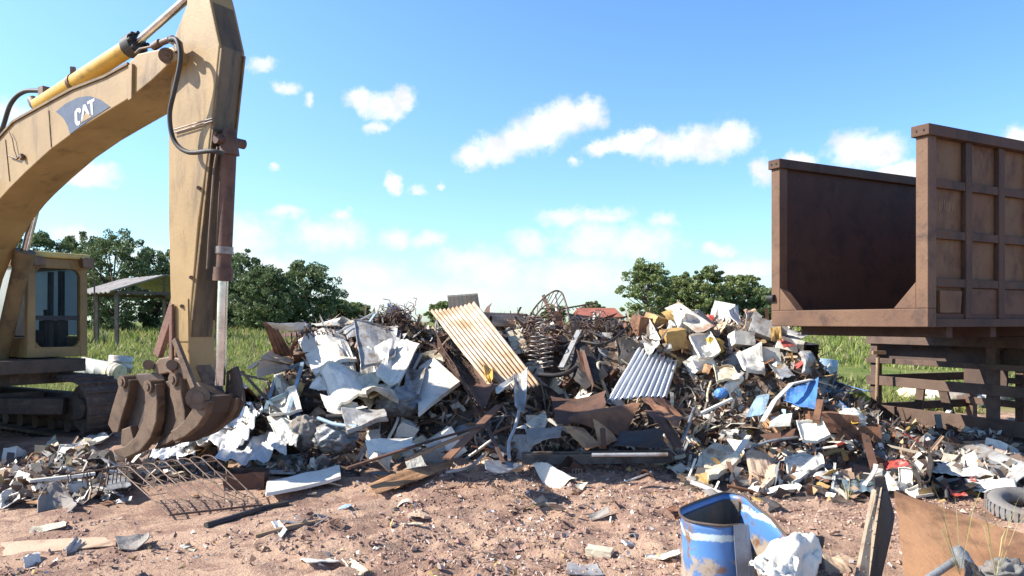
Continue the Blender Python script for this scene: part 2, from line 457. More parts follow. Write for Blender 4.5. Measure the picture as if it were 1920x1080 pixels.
fine_cols = [(.52, .48, .42), (.15, .10, .07), (.30, .28, .26), (.24, .12, .065), (.08, .07, .065), (.48, .38, .26), (.20, .19, .18), (.12, .065, .04),
             (.34, .22, .14), (.55, .52, .46), (.06, .05, .045), (.36, .24, .11), (.28, .24, .21), (.17, .085, .05), (.10, .07, .055), (.40, .34, .28), (.30, .19, .13), (.22, .15, .11)]
fine_m = island_mat('fine_scrap_mix', fine_cols, .65)
vs = []; fs = []
xx = RNG.uniform(-4.3, 5.7, 20000); yy_ = RNG.uniform(9.5, 14.6, 20000); hh = heap_h(xx, yy_); ok = hh > .03
xx = xx[ok][:7000]; yy_ = yy_[ok][:7000]; zz_ = hh[ok][:7000] + ground_h(xx, yy_)
for x, y, z in zip(xx, yy_, zz_):
    if RNG.random() < .5: shard(vs, fs, V((x, y, z + RNG.uniform(0, .09))), RNG.uniform(.12, .55), RNG.uniform(.04, .12), RNG, .3)
    else: shard(vs, fs, V((x, y, z + RNG.uniform(0, .07))), RNG.uniform(.05, .2), RNG.uniform(.25, .9), RNG)
stuff_obj('fine_scrap', vs, fs, fine_m)
vs = []; fs = []
xx = RNG.uniform(-6.5, 8, 26000); yy_ = RNG.uniform(7.2, 12.5, 26000); hh = heap_h(xx, yy_)
ok = (hh > .02) & ~((yy_ > 10.2) & (xx > -4) & (xx < 2.6)); xx = xx[ok][:2900]; yy_ = yy_[ok][:2900]; zz_ = hh[ok][:2900] + ground_h(xx, yy_)
for x, y, z in zip(xx, yy_, zz_): shard(vs, fs, V((x, y, z + RNG.uniform(0, .05))), RNG.uniform(.05, .24), RNG.uniform(.08, .7), RNG)
stuff_obj('scrap_apron', vs, fs, island_mat('apron_mix', fine_cols + [(.66, .62, .54), (.60, .52, .40), (.70, .68, .64), (.50, .38, .22)], .65))
# litter and stones over the open earth
lit_cols = [(.62, .56, .47), (.30, .18, .13), (.70, .68, .64), (.26, .16, .12), (.42, .29, .20), (.14, .10, .085), (.52, .34, .13), (.36, .22, .16), (.33, .32, .31), (.20, .12, .09)]
vs = []; fs = []
yy_ = 4.6 + 5.8 * RNG.random(16000) ** 1.1; xx = RNG.uniform(-.72, .72, 16000) * yy_
dens = fbm(xx * 1.1, yy_ * 1.1, 71, 3) + np.where((xx > -1.2) & (xx < 2), .12, -.10)
ok = RNG.random(16000) < (dens - .3) * 2.2; xx = xx[ok][:4600]; yy_ = yy_[ok][:4600]; zz_ = top_h(xx, yy_)
for x, y, z in zip(xx, yy_, zz_): shard(vs, fs, V((x, y, z + RNG.uniform(0, .015))), RNG.uniform(.012, .06) * (1 if RNG.random() < .93 else 2.0), RNG.uniform(.1, .6), RNG, .6)
stuff_obj('litter', vs, fs, island_mat('litter_mix', lit_cols, .7))
cl_cols = [(.42, .26, .20), (.34, .20, .15), (.27, .155, .115), (.47, .31, .235), (.38, .25, .2), (.22, .14, .11), (.5, .38, .3)]
vs = []; fs = []
yy_ = 4.6 + 6.2 * RNG.random(40000); xx = RNG.uniform(-.72, .72, 40000) * yy_
dens = fbm(xx * 1.3, yy_ * 1.3, 77, 3) + np.where(xx > -1.1, .15, -.22)
ok = RNG.random(40000) < (dens - .3) * 2.2; xx = xx[ok][:11000]; yy_ = yy_[ok][:11000]; zz_ = ground_h(xx, yy_)
for x, y, z in zip(xx, yy_, zz_):
    s = RNG.uniform(.007, .024) * (1 if RNG.random() < .95 else 2.0)
    lump(vs, fs, V((x, y, z + s * .2)), s, RNG)
stuff_obj('earth_clods', vs, fs, island_mat('clod_mix', cl_cols, .95))

# ------------------------------------------------------------------ grass
gm = island_mat('grass_blades', [(.40, .34, .17), (.33, .30, .13), (.19, .25, .05), (.25, .31, .07), (.31, .33, .10), (.15, .21, .045), (.36, .35, .15), (.22, .29, .06), (.28, .35, .08), (.42, .39, .21)], .7, .35)
vs = []; fs = []
zones = [(-420, 560, 34000, 15, 52), (430, 780, 14000, 15, 52), (60, 460, 24000, 14.5, 30), (1430, 1990, 32000, 15.5, 50), (420, 700, 12000, 15, 26)]
VS = []; nb = 0
for (p0, p1, cnt, d0, d1) in zones:
    d = d0 + (d1 - d0) * RNG.random(cnt) ** 1.5; px = RNG.uniform(p0, p1, cnt); x = (px - 960) / F * d
    cl = fbm(x * .5, d * .5, 81, 2); ok = (cl > RNG.uniform(.3, .58, cnt)) & (heap_h(x, d) < .1)
    x = x[ok]; d = d[ok]; cl = cl[ok]; m_ = len(x)
    g = ground_h(x, d); h = RNG.uniform(.10, .32, m_) * (.5 + cl) * (1 + .5 * (d > 30)); w = .006 + .0008 * d
    a_ = RNG.uniform(0, 6.3, m_); bv = np.stack([np.cos(a_), np.sin(a_), 0 * a_], 1) * w[:, None]
    ln = np.stack([RNG.normal(size=m_) * .3, RNG.normal(size=m_) * .3, np.ones(m_)], 1) * h[:, None]
    c = np.stack([x, d, g - .02], 1); up2 = np.array([0, 0, .02])
    tip = np.stack([RNG.normal(size=m_) * .4, RNG.normal(size=m_) * .4, 0 * a_], 1) * h[:, None] * .4
    VS.append(np.stack([c - bv, c + bv, c + ln * .55 + bv * .7 + up2, c + ln * .55 - bv * .7, c + ln + tip], 1).reshape(-1, 3)); nb += m_
vs = np.concatenate(VS).tolist(); fs = []
for k in range(nb): fs += [(5 * k, 5 * k + 1, 5 * k + 2, 5 * k + 3), (5 * k + 3, 5 * k + 2, 5 * k + 4)]
stuff_obj('grass', vs, fs, gm)

# ------------------------------------------------------------------ trees
leaf_dark = island_mat('dark_leaves', [(.10, .145, .055), (.13, .18, .07), (.17, .215, .095), (.11, .16, .065), (.22, .255, .125), (.14, .19, .075)], .5, .25)
leaf_olive = island_mat('olive_leaves', [(.18, .22, .075), (.22, .26, .095), (.26, .30, .12), (.19, .235, .08), (.31, .34, .16), (.15, .195, .065)], .5, .3)
bark = scrap('grey_bark', (.16, .12, .09), (.11, .08, .06), (.06, .045, .035), .4, 4, .9)
def tree_meshes(seed, h, w, nclump, leaves, ls, low=.22, mat=None):
    rng = np.random.default_rng(seed)
    tr = MB(); tr.tube([(0, 0, -.2), (.05, .03, h * .18), (-.06, .05, h * .36), (.04, 0, h * .6)], [.022 * h, .018 * h, .014 * h, .006 * h], 7)
    vs = []; fs = []
    for k in range(nclump):
        a = rng.uniform(0, 6.283); t = rng.uniform(low, 1)
        prof = math.sin(math.pi * min(1, (t - low * .6) / (1.04 - low * .6))) ** .55
        rr = w * .52 * prof * math.sqrt(rng.uniform(.10, 1)) * rng.uniform(.75, 1.18) * (1.25 if k % 6 == 0 else 1)
        c = V((rr * math.cos(a), rr * math.sin(a), h * t * (rng.uniform(.93, 1.0) + (.06 if k % 7 == 0 else 0))))
        if k % 6 == 0: tr.tube([(0, 0, h * min(.55, t * .5)), (c[0] * .5, c[1] * .5, h * t * .72), tuple(c)], [.009 * h, .006 * h, .002 * h], 5)
        cr = rng.uniform(.3, 1.0) * w * .088
        nm = lambda q: q / np.linalg.norm(q, axis=1, keepdims=True)
        d = nm(rng.normal(size=(leaves, 3))) * cr * rng.uniform(.3, 1, (leaves, 1)) ** .5 * (1.15, 1.15, .8)
        o = c + d; s = ls * rng.uniform(.6, 1.3, (leaves, 1))
        ax = nm(rng.normal(size=(leaves, 3)) + d / cr * .7); bx = nm(np.cross(ax, rng.normal(size=(leaves, 3)))); k0 = len(vs)
        vs += np.stack([o - ax * s, o + bx * s * .45, o + ax * s, o - bx * s * .45], 1).reshape(-1, 3).tolist(); fs += [(k0 + 4 * q, k0 + 4 * q + 1, k0 + 4 * q + 2, k0 + 4 * q + 3) for q in range(leaves)]
    cw = MB(); cw.v = [tuple(map(float, v)) for v in vs]; cw.f = fs; cw.sm = [False] * len(fs)
    return tr, cw
TREES = []
def tree(px, d, top, wpx, seed, mat, label, low=.2, group=None, name='broadleaf_tree'):
    x = (px - 960) / F * d; g = float(ground_h(x, d)); h = CH + (HOR - top) / F * d - g; w = wpx / F * d
    t = empty(name, (x, d, g), label, 'tree', group)
    a, b = tree_meshes(seed, h, w, int(170 + 110 * w / h), 80, .085 * d / 46, low)
    w0 = WL[t.name]
    for mb, nm, mt_ in ((a, 'trunk', bark), (b, 'crown', mat)):
        mb.v = [(p[0] + w0[0], p[1] + w0[1], p[2] + w0[2]) for p in mb.v]
        mb.build(nm, mt_, t)
    TREES.append(t)
G1 = 'dark trees along the field behind the excavator'; G2 = 'trees behind the heap by the dump body'
for i, (px, d, top, wpx, lab) in enumerate([
    (-40, 48, 420, 150, 'dark broadleaf tree behind the boom, partly outside the picture'),
    (66, 46, 432, 120, 'dark green tree rising just above the cab roof of the excavator'),
    (148, 48, 440, 95, 'slim dark tree between the cab roof and the open shelter'),
    (212, 44, 436, 130, 'broad dark tree standing over the roof of the open shelter'),
    (292, 47, 462, 100, 'dark tree between the shelter roof and the digger arm'),
    (372, 50, 470, 130, 'dark tree hidden mostly behind the upright digger arm'),
    (452, 46, 474, 110, 'dark tree emerging just beside the bucket cylinder of the digger arm'),
    (502, 43, 500, 100, 'broad dark tree with a low crown over bright grass'),
    (572, 45, 492, 110, 'tall ragged dark tree at the open end of the dark row'),
    (632, 50, 560, 64, 'low bright green bush tapering off the dark tree row'),
    (668, 52, 566, 46, 'smallest bright green bush at the end of the dark tree row')]):
    tree(px, d, top + 4, wpx * 1.2, 100 + i, leaf_dark if i < 9 else leaf_olive, lab, .04, G1)
for i, (px, d, top, wpx, lab) in enumerate([
    (1215, 44, 492, 104, 'olive green tree with a tall airy crown, first of the row by the dump body'),
    (1275, 48, 516, 80, 'olive tree standing lower just beside the tall airy one'),
    (1330, 46, 502, 90, 'olive tree with a peaked crown in the middle of the row by the dump body'),
    (1392, 48, 516, 90, 'olive tree next to the open end of the rusty dump body'),
    (1450, 46, 540, 90, 'dark olive tree half hidden behind the rear post of the dump body'),
    (1520, 47, 596, 110, 'dark thicket tree seen below the floor of the rusty dump body'),
    (1590, 45, 602, 90, 'low green tree seen between the dump body floor and the stake rack')]):
    tree(px, d, top, wpx, 200 + i, leaf_olive if i < 4 else leaf_dark, lab, .04, G2)
for i, (px, d, top, wpx, lab) in enumerate([
    (690, 75, 586, 40, 'tiny distant bush beyond the bright bushes'), (830, 80, 568, 50, 'small distant tree peeping over the heap behind the rusty corrugated sheet'),
    (1040, 90, 574, 40, 'small distant tree seen through the wire bed frame'), (1112, 85, 568, 44, 'small distant tree beside the far rust red roof'),
    (1760, 60, 600, 60, 'distant bush seen through the slats of the stake rack')]):
    tree(px, d, top, wpx, 300 + i, leaf_olive, lab, .05, name='distant_tree')
# green weeds
def weed(px, py, d, h, n, lab, cat='weed', nm='weed', mat=leaf_olive, wd=.02):
    base = P(px, py, d); rng = np.random.default_rng(int(px)); mb = MB()
    vs = []; fs = []
    for k in range(n):
        a = rng.uniform(0, 6.3); tip = base + V((math.cos(a) * h * rng.uniform(.1, .6), math.sin(a) * h * rng.uniform(.1, .6), h * rng.uniform(.5, 1)))
        sd = V((-math.sin(a), math.cos(a), 0)) * h * wd * rng.uniform(.5, 1.1); k0 = len(vs); md = base * .45 + tip * .55 + V((0, 0, h * .14))
        vs += [base - sd * .4, base + sd * .4, md + sd, md - sd, tip]; fs += [(k0, k0 + 1, k0 + 2, k0 + 3), (k0 + 3, k0 + 2, k0 + 4)]
    mb.v = [tuple(map(float, v)) for v in vs]; mb.f = fs; mb.sm = [False] * len(fs)
    tag(mb.build(nm, mat, origin=base), lab, cat)
# ------------------------------------------------------------------ excavator
HD = unit((.85, -.53, 0)); LD = unit((.53, .85, 0)); UP = V((0, 0, 1))
A0 = P(314, 122, 8.7)
def EX(px, py, o=0.0):
    r = ray(px, py); c = V((0, 0, CH))
    t = (o - np.dot(LD, c - A0)) / np.dot(LD, r)
    return c + r * t
def EP(pts, o): return [EX(a, b, o) for a, b in pts]

paint = scrap('tan_yellow_paint', (.39, .255, .105), (.32, .205, .08), (.15, .09, .035), .38, 1.7, .5, streak=(1, 1, .25), bst=.12)
paint_y = scrap('yellow_cylinder_paint', (.60, .37, .06), (.52, .31, .05), (.24, .13, .05), .36, 3, .45, bst=.12)
paint_d = scrap('grimy_yellow_paint', (.22, .14, .055), (.16, .10, .04), (.07, .045, .025), .42, 2.2, .6, bst=.2)
steel_b = scrap('worn_brown_steel', (.19, .125, .08), (.14, .088, .056), (.085, .05, .032), .42, 3, .55, .2, bst=.3)
rust_cyl = scrap('rusty_cylinder', (.155, .078, .048), (.11, .056, .036), (.06, .035, .026), .42, 4, .7, bst=.3)
black_r = scrap('black_rubber_hose', (.04, .038, .036), (.028, .027, .026), (.12, .09, .07), .34, 6, .6, bst=.1)
track_m = scrap('muddy_track_steel', (.10, .07, .052), (.07, .05, .04), (.17, .11, .08), .42, 4, .85, bst=.5)
decal_m = flatm('slate_decal', (.085, .10, .14), .45)
white_l = flatm('white_lettering', (.74, .72, .68), .5)
dark_in = flatm('dark_cab_trim', (.022, .022, .024), .6)

ex = empty('excavator', tuple(P(90, 603, 12) * (1, 1, 0)), 'weathered tan yellow tracked excavator with its arm folded down beside the scrap heap', 'excavator')
BW = .60
boom = MB()
boom_poly = [(0, 255), (24, 228), (81, 196), (134, 167), (196, 143), (240, 119), (258, 101), (290, 94), (322, 88), (331, 96), (331, 112), (314, 122), (285, 150), (244, 183), (183, 220), (140, 247), (94, 281), (49, 322),
             (16, 355), (0, 373), (-26, 408), (-56, 462), (-78, 520), (-94, 585), (-100, 640), (-150, 640), (-150, 560), (-128, 470), (-88, 370), (-44, 300)]
boom.prism(EP(boom_poly, 0), LD * BW)
bo = boom.build('boom', paint, ex, bevel=.012)
fl = MB()   # top and bottom flange lips along the side plate
for pts in ([(-44, 300), (0, 255), (24, 228), (81, 196), (134, 167), (196, 143), (240, 119)], ):
    for a, b in zip(pts[:-1], pts[1:]):
        fl.bar(EX(*a, -.012), EX(*b, -.012), .03, .022, LD)
fl.build('flange', paint_d, bo)
gs = MB(); gs.prism(EP([(241, 122), (247, 119), (246, 184), (240, 188)], -.035), LD * .034); gs.build('stiffener', paint, bo)
wl = MB(); wl.bar(EX(91, 207, -.004), EX(96, 276, -.004), .012, .01, LD); wl.build('weld_seam', paint_d, bo); wl = MB(); wl.bar(EX(10, 262, -.004), EX(18, 340, -.004), .010, .01, LD); wl.build('weld_seam', paint_d, bo)
hk = MB(); hk.tube(EP([(16, 246), (23, 260), (27, 282), (32, 297)], -.03), .008, 6); hk.tube(EP([(16, 292), (32, 298), (40, 290)], -.03), .012, 6); hk.tube(EP([(40, 290), (42, 298)], -.03), .03, 8); hk.build('pipe_bracket', steel_b, bo)
def Z5(pts): return [(x / 3.858, 140 + y / 3.858) for x, y in pts]
dc = MB(); dc.prism(EP(Z5([(403, 268), (470, 212), (560, 166), (620, 156), (655, 156), (725, 180), (795, 232), (650, 325), (505, 430), (490, 372), (460, 318), (430, 288)]), -.006), LD * .003)
dob = dc.build('emblem_panel', decal_m, bo)
lt = MB()
for pl in ([(576, 240), (556, 244), (540, 268), (541, 342), (551, 364), (566, 369), (579, 354), (578, 332), (566, 340), (560, 332), (557, 276), (564, 264), (570, 268), (571, 281), (583, 273), (584, 250)],
           [(585, 336), (601, 220), (618, 213), (648, 286), (632, 290), (611, 252), (598, 326)],
           [(630, 196), (682, 170), (683, 190), (668, 198), (675, 292), (659, 286), (651, 206), (633, 215)]):
    lt.prism(EP(Z5(pl), -.010), LD * .003)
lt.build('lettering', white_l, dob)
tr_ = MB(); tr_.prism(EP(Z5([(580, 352), (619, 274), (664, 303)]), -.0105), LD * .003); tr_.build('emblem_triangle', paint, dob)
pn = MB(); pn.tube([EX(312, 104, -.05), EX(312, 104, BW + .05)], .085, 20); pn.tube([EX(312, 104, -.06), EX(312, 104, -.04)], .05, 14); pn.build('pivot_pin', steel_b, ex)

SO = .14; SWD = .34
stick = MB()
st_poly = [(352, -60), (360, -20), (350, 10), (338, 40), (328, 66), (324, 90), (322, 130), (316, 200), (316, 420), (319, 540), (322, 632), (330, 690), (352, 730), (362, 700), (345, 690), (352, 632), (371, 420), (391, 277), (411, 84), (393, 0), (385, -40), (380, -60)]
st_poly = [(352, -60), (350, 10), (338, 40), (328, 66), (322, 130), (316, 200), (316, 420), (319, 540), (322, 632), (330, 700), (360, 742), (372, 730), (356, 690), (353, 632), (371, 420), (391, 277), (411, 84), (393, 0), (378, -60)]
stick.prism(EP(st_poly, SO), LD * SWD)
so_ = stick.build('stick', paint, ex, bevel=.012)
def off(p, u=0, l=0, z=0): return V(p) + HD * u + LD * l + UP * z
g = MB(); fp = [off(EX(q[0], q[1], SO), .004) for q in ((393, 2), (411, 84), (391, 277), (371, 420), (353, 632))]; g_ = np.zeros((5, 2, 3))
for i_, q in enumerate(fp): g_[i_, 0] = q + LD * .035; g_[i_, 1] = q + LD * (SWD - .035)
g.grid(g_, .004); g.build('shaded_greasy_face', scrap('shaded_grease_paint', (.16, .105, .05), (.11, .075, .04), (.05, .035, .022), .45, 2.5, .45, streak=(1, 1, .2), bst=.1), so_)  # grease stains, with the front face's shade darkened into the paint
# groove plates on the shaded outer face
ed = MB()
for l in (.02, SWD - .02):
    ed.bar(off(EX(411, 90, SO), .012, l), off(EX(391, 277, SO), .012, l), .03, .02, LD); ed.bar(off(EX(391, 277, SO), .012, l), off(EX(356, 600, SO), .012, l), .03, .02, LD)
ed.build('edge_flange', paint_d, so_)
sh = MB(); sh.prism(EP([(328, 560), (352, 560), (353, 640), (324, 640)], SO - .012), LD * .012); sh.build('wear_plate', paint, so_)
bl = MB()
for q in ((372, 352), (358, 520), (341, 574), (402, 250)): bl.tube([EX(*q, SO - .03), EX(*q, SO)], .022, 8)
bl.build('grease_boss', steel_b, so_)
rl = MB(); rl.tube([EX(323, 244, SO - .03), EX(398, 222, SO - .03)], .008, 6); rl.tube([EX(323, 250, SO - .03), EX(398, 227, SO - .03)], .008, 6); rl.build('steel_pipe', M['wire_grey'], so_)
# stick cylinder on top of the boom
cy = MB(); a = EX(70, 200, .3); b = EX(248, 86, .3); ax = unit(b - a)
cy.tube([a, a + (b - a) * .02, b], [.07, .105, .105], 18); cyo = cy.build('stick_cylinder', paint_y, ex)
g = MB(); g.tube([b - ax * .06, b + ax * .10], .135, 14)
for k in range(8):
    t = k * math.pi / 4; q = unit(np.cross(ax, UP)); w = np.cross(ax, q); e = math.cos(t) * q + math.sin(t) * w
    g.tube([b - ax * .02 + e * .115, b + ax * .15 + e * .115], .022, 6)
g.build('gland', black_r, cyo)
g = MB(); g.tube([b + ax * .05, EX(380, -28, .3)], .05, 14); g.build('rod', M['chrome'], cyo)
g = MB(); c1_ = a + (b - a) * .42; g.tube([c1_ - ax * .03, c1_ + ax * .03], .118, 16); g.bar(c1_ + UP * .1 - LD * .02, c1_ + UP * .2 - LD * .02, .05, .06); g.build('clamp_band', steel_b, cyo)
g = MB(); g.tube([EX(60, 186, .3), EX(66, 196, .3), EX(76, 202, .3)], [.06, .075, .06], 10); g.box(EX(84, 172, .3), HD * .06, LD * .06, UP * .06); g.build('end_fitting', steel_b, cyo)
# bucket cylinder on the shaded face
q0 = off(EX(427, 270, .30), .02); q1 = off(EX(416, 515, .30), .02)
cy = MB(); cy.tube([q0, q1], .086, 18); cyo2 = cy.build('bucket_cylinder', rust_cyl, ex)
axb = unit(q1 - q0)
g = MB(); g.tube([q1 - axb * .08, q1 + axb * .07], .108, 16); g.build('gland', rust_cyl, cyo2); g = MB(); g.tube([q0 + axb * 1.13, q0 + axb * 1.21], .097, 16); g.build('clamp_band', M['wire_grey'], cyo2)
g = MB(); g.tube([q1, off(EX(410, 722, .30), .02)], .058, 14); g.build('rod', M['chrome'], cyo2)
g = MB(); g.tube([q0 - axb * .03 - HD * .02 - LD * .16, q0 - axb * .03 + LD * .2], .055, 12); g.tube([q0 - axb * .16, q0 + axb * .12], [.07, .12], 12); g.build('trunnion', rust_cyl, cyo2)
g = MB(); g.tube([q0 + axb * .05 - LD * .11 - HD * .04, q0 + axb * .3 - LD * .13 - HD * .06, q0 + axb * 1.0 - LD * .13 - HD * .09, q1 - axb * .06 - LD * .12 - HD * .11], .016, 7); g.build('oil_pipe', steel_b, cyo2)
# hoses
g = MB()
def spline(ctrl, n=10):
    c = [V(p) for p in ctrl]; c = [2 * c[0] - c[1]] + c + [2 * c[-1] - c[-2]]; out = []
    for i in range(1, len(c) - 2):
        for k in range(n):
            t = k / n
            out.append(.5 * ((2 * c[i]) + (-c[i - 1] + c[i + 1]) * t + (2 * c[i - 1] - 5 * c[i] + 4 * c[i + 1] - c[i + 2]) * t * t + (-c[i - 1] + 3 * c[i] - 3 * c[i + 1] + c[i + 2]) * t ** 3))
    out.append(c[-2]); return out
g.tube(spline([EX(318, 74, -.05), EX(332, 76, -.07), EX(338, 110, -.08), EX(328, 165, -.08), EX(318, 215, -.06), EX(326, 262, -.03), EX(352, 285, 0), EX(395, 283, .04), EX(420, 288, .12)]), .026, 9)
g.build('hydraulic_hose', black_r, ex)
g = MB(); g.tube(spline([EX(-20, 262, .2), EX(2, 245, .2), EX(20, 195, .2), EX(45, 172, .25), EX(80, 170, .3)]), .032, 9); g.build('hydraulic_hose', black_r, ex)
g = MB(); g.tube(EP([(254, 100), (262, 92), (290, 86)], .02), .014, 7); g.tube(EP([(288, 88), (300, 80)], .02), .045, 8); g.tube(EP([(303, 80), (318, 74)], .0), .035, 8); g.tube(EP([(322, 74), (334, 82), (336, 98)], .0), .05, 8); g.build('hose_fitting', steel_b, ex)
# boom lift cylinders
for o_ in (.70, -.10):
    a = EX(78, 345, .70); b = EX(46, 474, .70); e_ = EX(-6, 700, .70); dl = LD * (o_ - .70)
    g = MB(); g.tube([b + dl, e_ + dl], .115, 16); c_ = g.build('lift_cylinder', paint_d, ex)
    a2 = unit(b - e_); g = MB(); g.tube([b + dl - a2 * .22, b + dl + a2 * .03], .145, 16); g.build('gland', paint_d, c_)
    g = MB(); g.tube([a + dl, b + dl], .056, 12); g.build('rod', M['chrome'], c_)
# ---- grapple bucket
def strip3(outer, inner, l0, th, mb):
    mb.prism([p + LD * l0 for p in EP(list(outer) + list(reversed(inner)), 0)], LD * th)
def slab(poly, l0, th, name, mt, bv=.012):
    g = MB(); g.prism([p + LD * l0 for p in EP(poly, 0)], LD * th); return g.build(name, mt, ex, bevel=bv)
dark_shell = scrap('bucket_inner_steel', (.11, .075, .055), (.085, .058, .044), (.06, .04, .03), .42, 3, .6, .2, bst=.3)
slab([(234, 702), (280, 700), (292, 720), (292, 790), (272, 822), (246, 838), (226, 836), (214, 812), (224, 776), (230, 745)], .14, .30, 'bucket_shell', dark_shell)
p1_ = slab([(221, 714), (230, 708), (238, 714), (234, 748), (224, 780), (216, 812), (206, 812), (197, 796), (204, 768), (213, 738)], .03, .12, 'rear_tine', steel_b)
slab([(220, 806), (236, 800), (244, 832), (232, 844), (218, 836)], .05, .10, 'wear_plate', steel_b)
r2_ = slab([(296, 720), (299, 755), (297, 790), (287, 820), (266, 846), (238, 859), (220, 852), (216, 842), (238, 836), (258, 818), (272, 790), (276, 755), (275, 722)], -.03, .11, 'centre_tine', steel_b)
slab([(292, 716), (322, 712), (326, 780), (312, 816), (286, 838), (270, 846), (288, 812), (294, 780)], .12, .26, 'bucket_shell', dark_shell)
r3_ = slab([(309, 712), (328, 708), (331, 745), (337, 772), (337, 800), (322, 822), (300, 836), (290, 834), (312, 812), (320, 790), (316, 765), (309, 742)], .06, .09, 'centre_tine', steel_b)
for (x_, y_), l0, pr in (((228, 716), .03, p1_), ((286, 724), -.03, r2_), ((319, 712), .06, r3_)):
    kn = EX(x_, y_, 0) + LD * l0; g = MB(); g.tube([kn - LD * .035, kn + LD * .15], .075, 18); g.tube([kn - LD * .05, kn - LD * .03], .042, 12); g.build('hinge_boss', steel_b, pr)
slab([(266, 690), (284, 672), (306, 668), (330, 676), (338, 712), (318, 716), (300, 700), (282, 704)], .10, .34, 'coupler', steel_b, .015)
for q in ((278, 684), (322, 684)):
    g = MB(); g.tube([EX(*q, .04), EX(*q, .50)], .06, 14); g.build('coupler_pin', steel_b, ex)
slab([(316, 700), (350, 720), (372, 745), (372, 780), (345, 812), (312, 832), (300, 834), (322, 800), (330, 770), (322, 730)], .14, .24, 'bucket_body', dark_shell, .015)
fr_o = [(371, 746), (362, 768), (350, 786), (336, 800), (322, 808)]
fr_i = [(394, 752), (388, 776), (372, 800), (350, 818), (328, 828)]
for l0 in (-.02, .34):
    g = MB(); strip3(fr_o, fr_i, l0, .08, g); g.build('front_tine', steel_b, ex, bevel=.012)
g = MB(); strip3([(380, 742), (372, 772), (356, 796), (334, 817), (318, 828)], [(388, 745), (380, 776), (363, 801), (340, 823), (320, 834)], .06, .28, g); g.build('bucket_shell', dark_shell, ex, bevel=.006)
g = MB(); strip3([(384, 690), (392, 720), (398, 760), (384, 790), (352, 812)], [(366, 700), (364, 740), (356, 780), (350, 800), (340, 812)], .40, .04, g); g.build('side_plate', dark_shell, ex, bevel=.006)
g = MB(); strip3([(318, 640), (336, 690), (362, 742)], [(300, 700), (326, 735), (352, 760)], .22, .2, g); g.build('stick_nose', steel_b, ex, bevel=.012)
g = MB(); g.tube([EX(371, 746, -.03), EX(371, 746, .43)], .095, 18); tb = g.build('cross_tube', steel_b, ex)
g = MB(); g.tube([EX(371, 746, -.07), EX(371, 746, .0)], .125, 14); g.tube([EX(371, 746, -.085), EX(371, 746, -.06)], .06, 10); g.build('end_boss', steel_b, tb)
g = MB(); g.bar(EX(328, 636, .04), EX(371, 744, .04), .075, .05, LD); g.build('link_arm', steel_b, ex, bevel=.01)
g = MB(); g.bar(EX(331, 560, .36), EX(296, 668, .30), .12, .07, LD); g.bar(EX(322, 570, .1), EX(322, 700, .1), .06, .035, LD); g.build('link_arm', scrap('red_brown_link', (.21, .10, .065), (.15, .07, .05), (.1, .05, .035), .4, 3, .7), ex, bevel=.01)
# ---- cab
CC = A0 * 0 + HD * (-12.68 - .02) + LD * (5.365 + .9)      # front corner beside the boom
CC = V((-7.43, 12.0, 0)); CWD = .92; CLN = 1.6
def CB(u, l, z): return CC + HD * u + LD * l + UP * z
zb, zt = 1.24, 2.80
cabp = scrap('shaded_cab_paint', (.29, .185, .065), (.23, .145, .05), (.12, .075, .035), .38, 2.6, .55, bst=.1)  # boom's shade put into the cab colour; the roof coat is the lit copy
g = MB()
def cbar(p, q, w, h): g.bar(CB(*p), CB(*q), w, h, HD)
for (u, l) in ((-.05, .06), (-.05, CWD - .05), (-CLN, .05), (-CLN, CWD - .05)):
    g.box(CB(u, l, (zb + zt) / 2), HD * .05, LD * .06, UP * (zt - zb) / 2)
g.box(CB(-.05, CWD / 2, zb + .08), HD * .052, LD * (CWD / 2 - .11), UP * .08)
g.box(CB(-.05, CWD / 2, zt - .08), HD * .052, LD * (CWD / 2 - .11), UP * .08)
for l in (.05, CWD - .05):
    g.box(CB(-CLN / 2 - .02, l, zb + .16), HD * (CLN / 2 - .08), LD * .04, UP * .16); g.box(CB(-CLN / 2 - .02, l, zt - .07), HD * (CLN / 2 - .08), LD * .04, UP * .07)
g.box(CB(-CLN, CWD / 2, zb + .2), HD * .05, LD * (CWD / 2 - .11), UP * .2); g.box(CB(-CLN, CWD / 2, zt - .07), HD * .05, LD * (CWD / 2 - .11), UP * .07)
# rounded inner corners of the windscreen opening
for (l, z, sl_, sz) in ((.12, zb + .16, 1, 1), (CWD - .11, zb + .16, -1, 1), (.12, zt - .16, 1, -1), (CWD - .11, zt - .16, -1, -1)):
    g.prism([CB(-.0, l, z), CB(-.0, l + sl_ * .1, z), CB(-.0, l + sl_ * .035, z + sz * .035), CB(0, l, z + sz * .1)], -HD * .1)
cab = g.build('cab', cabp, ex, bevel=.012)
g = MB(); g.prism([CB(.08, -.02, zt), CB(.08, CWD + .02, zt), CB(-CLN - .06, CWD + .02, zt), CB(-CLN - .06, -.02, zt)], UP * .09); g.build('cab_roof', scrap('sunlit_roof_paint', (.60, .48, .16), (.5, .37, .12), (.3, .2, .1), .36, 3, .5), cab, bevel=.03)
g = MB(); g.box(CB(.1, .1, zt - .07), HD * .06, LD * .09, UP * .07); g.build('work_light', steel_b, cab, bevel=.01); g = MB(); g.box(CB(.1, CWD - .06, zt - .05), HD * .06, LD * .09, UP * .08); g.build('work_light', steel_b, cab, bevel=.01)
glass_m, nt, p = new_mat('dusty_glass')
p.inputs['Base Color'].default_value = (.10, .12, .13, 1); p.inputs['Roughness'].default_value = .12
tr = node(nt, 'ShaderNodeBsdfTransparent'); tr.inputs[0].default_value = (.80, .86, .86, 1); mx = node(nt, 'ShaderNodeMixShader'); mx.inputs[0].default_value = .07
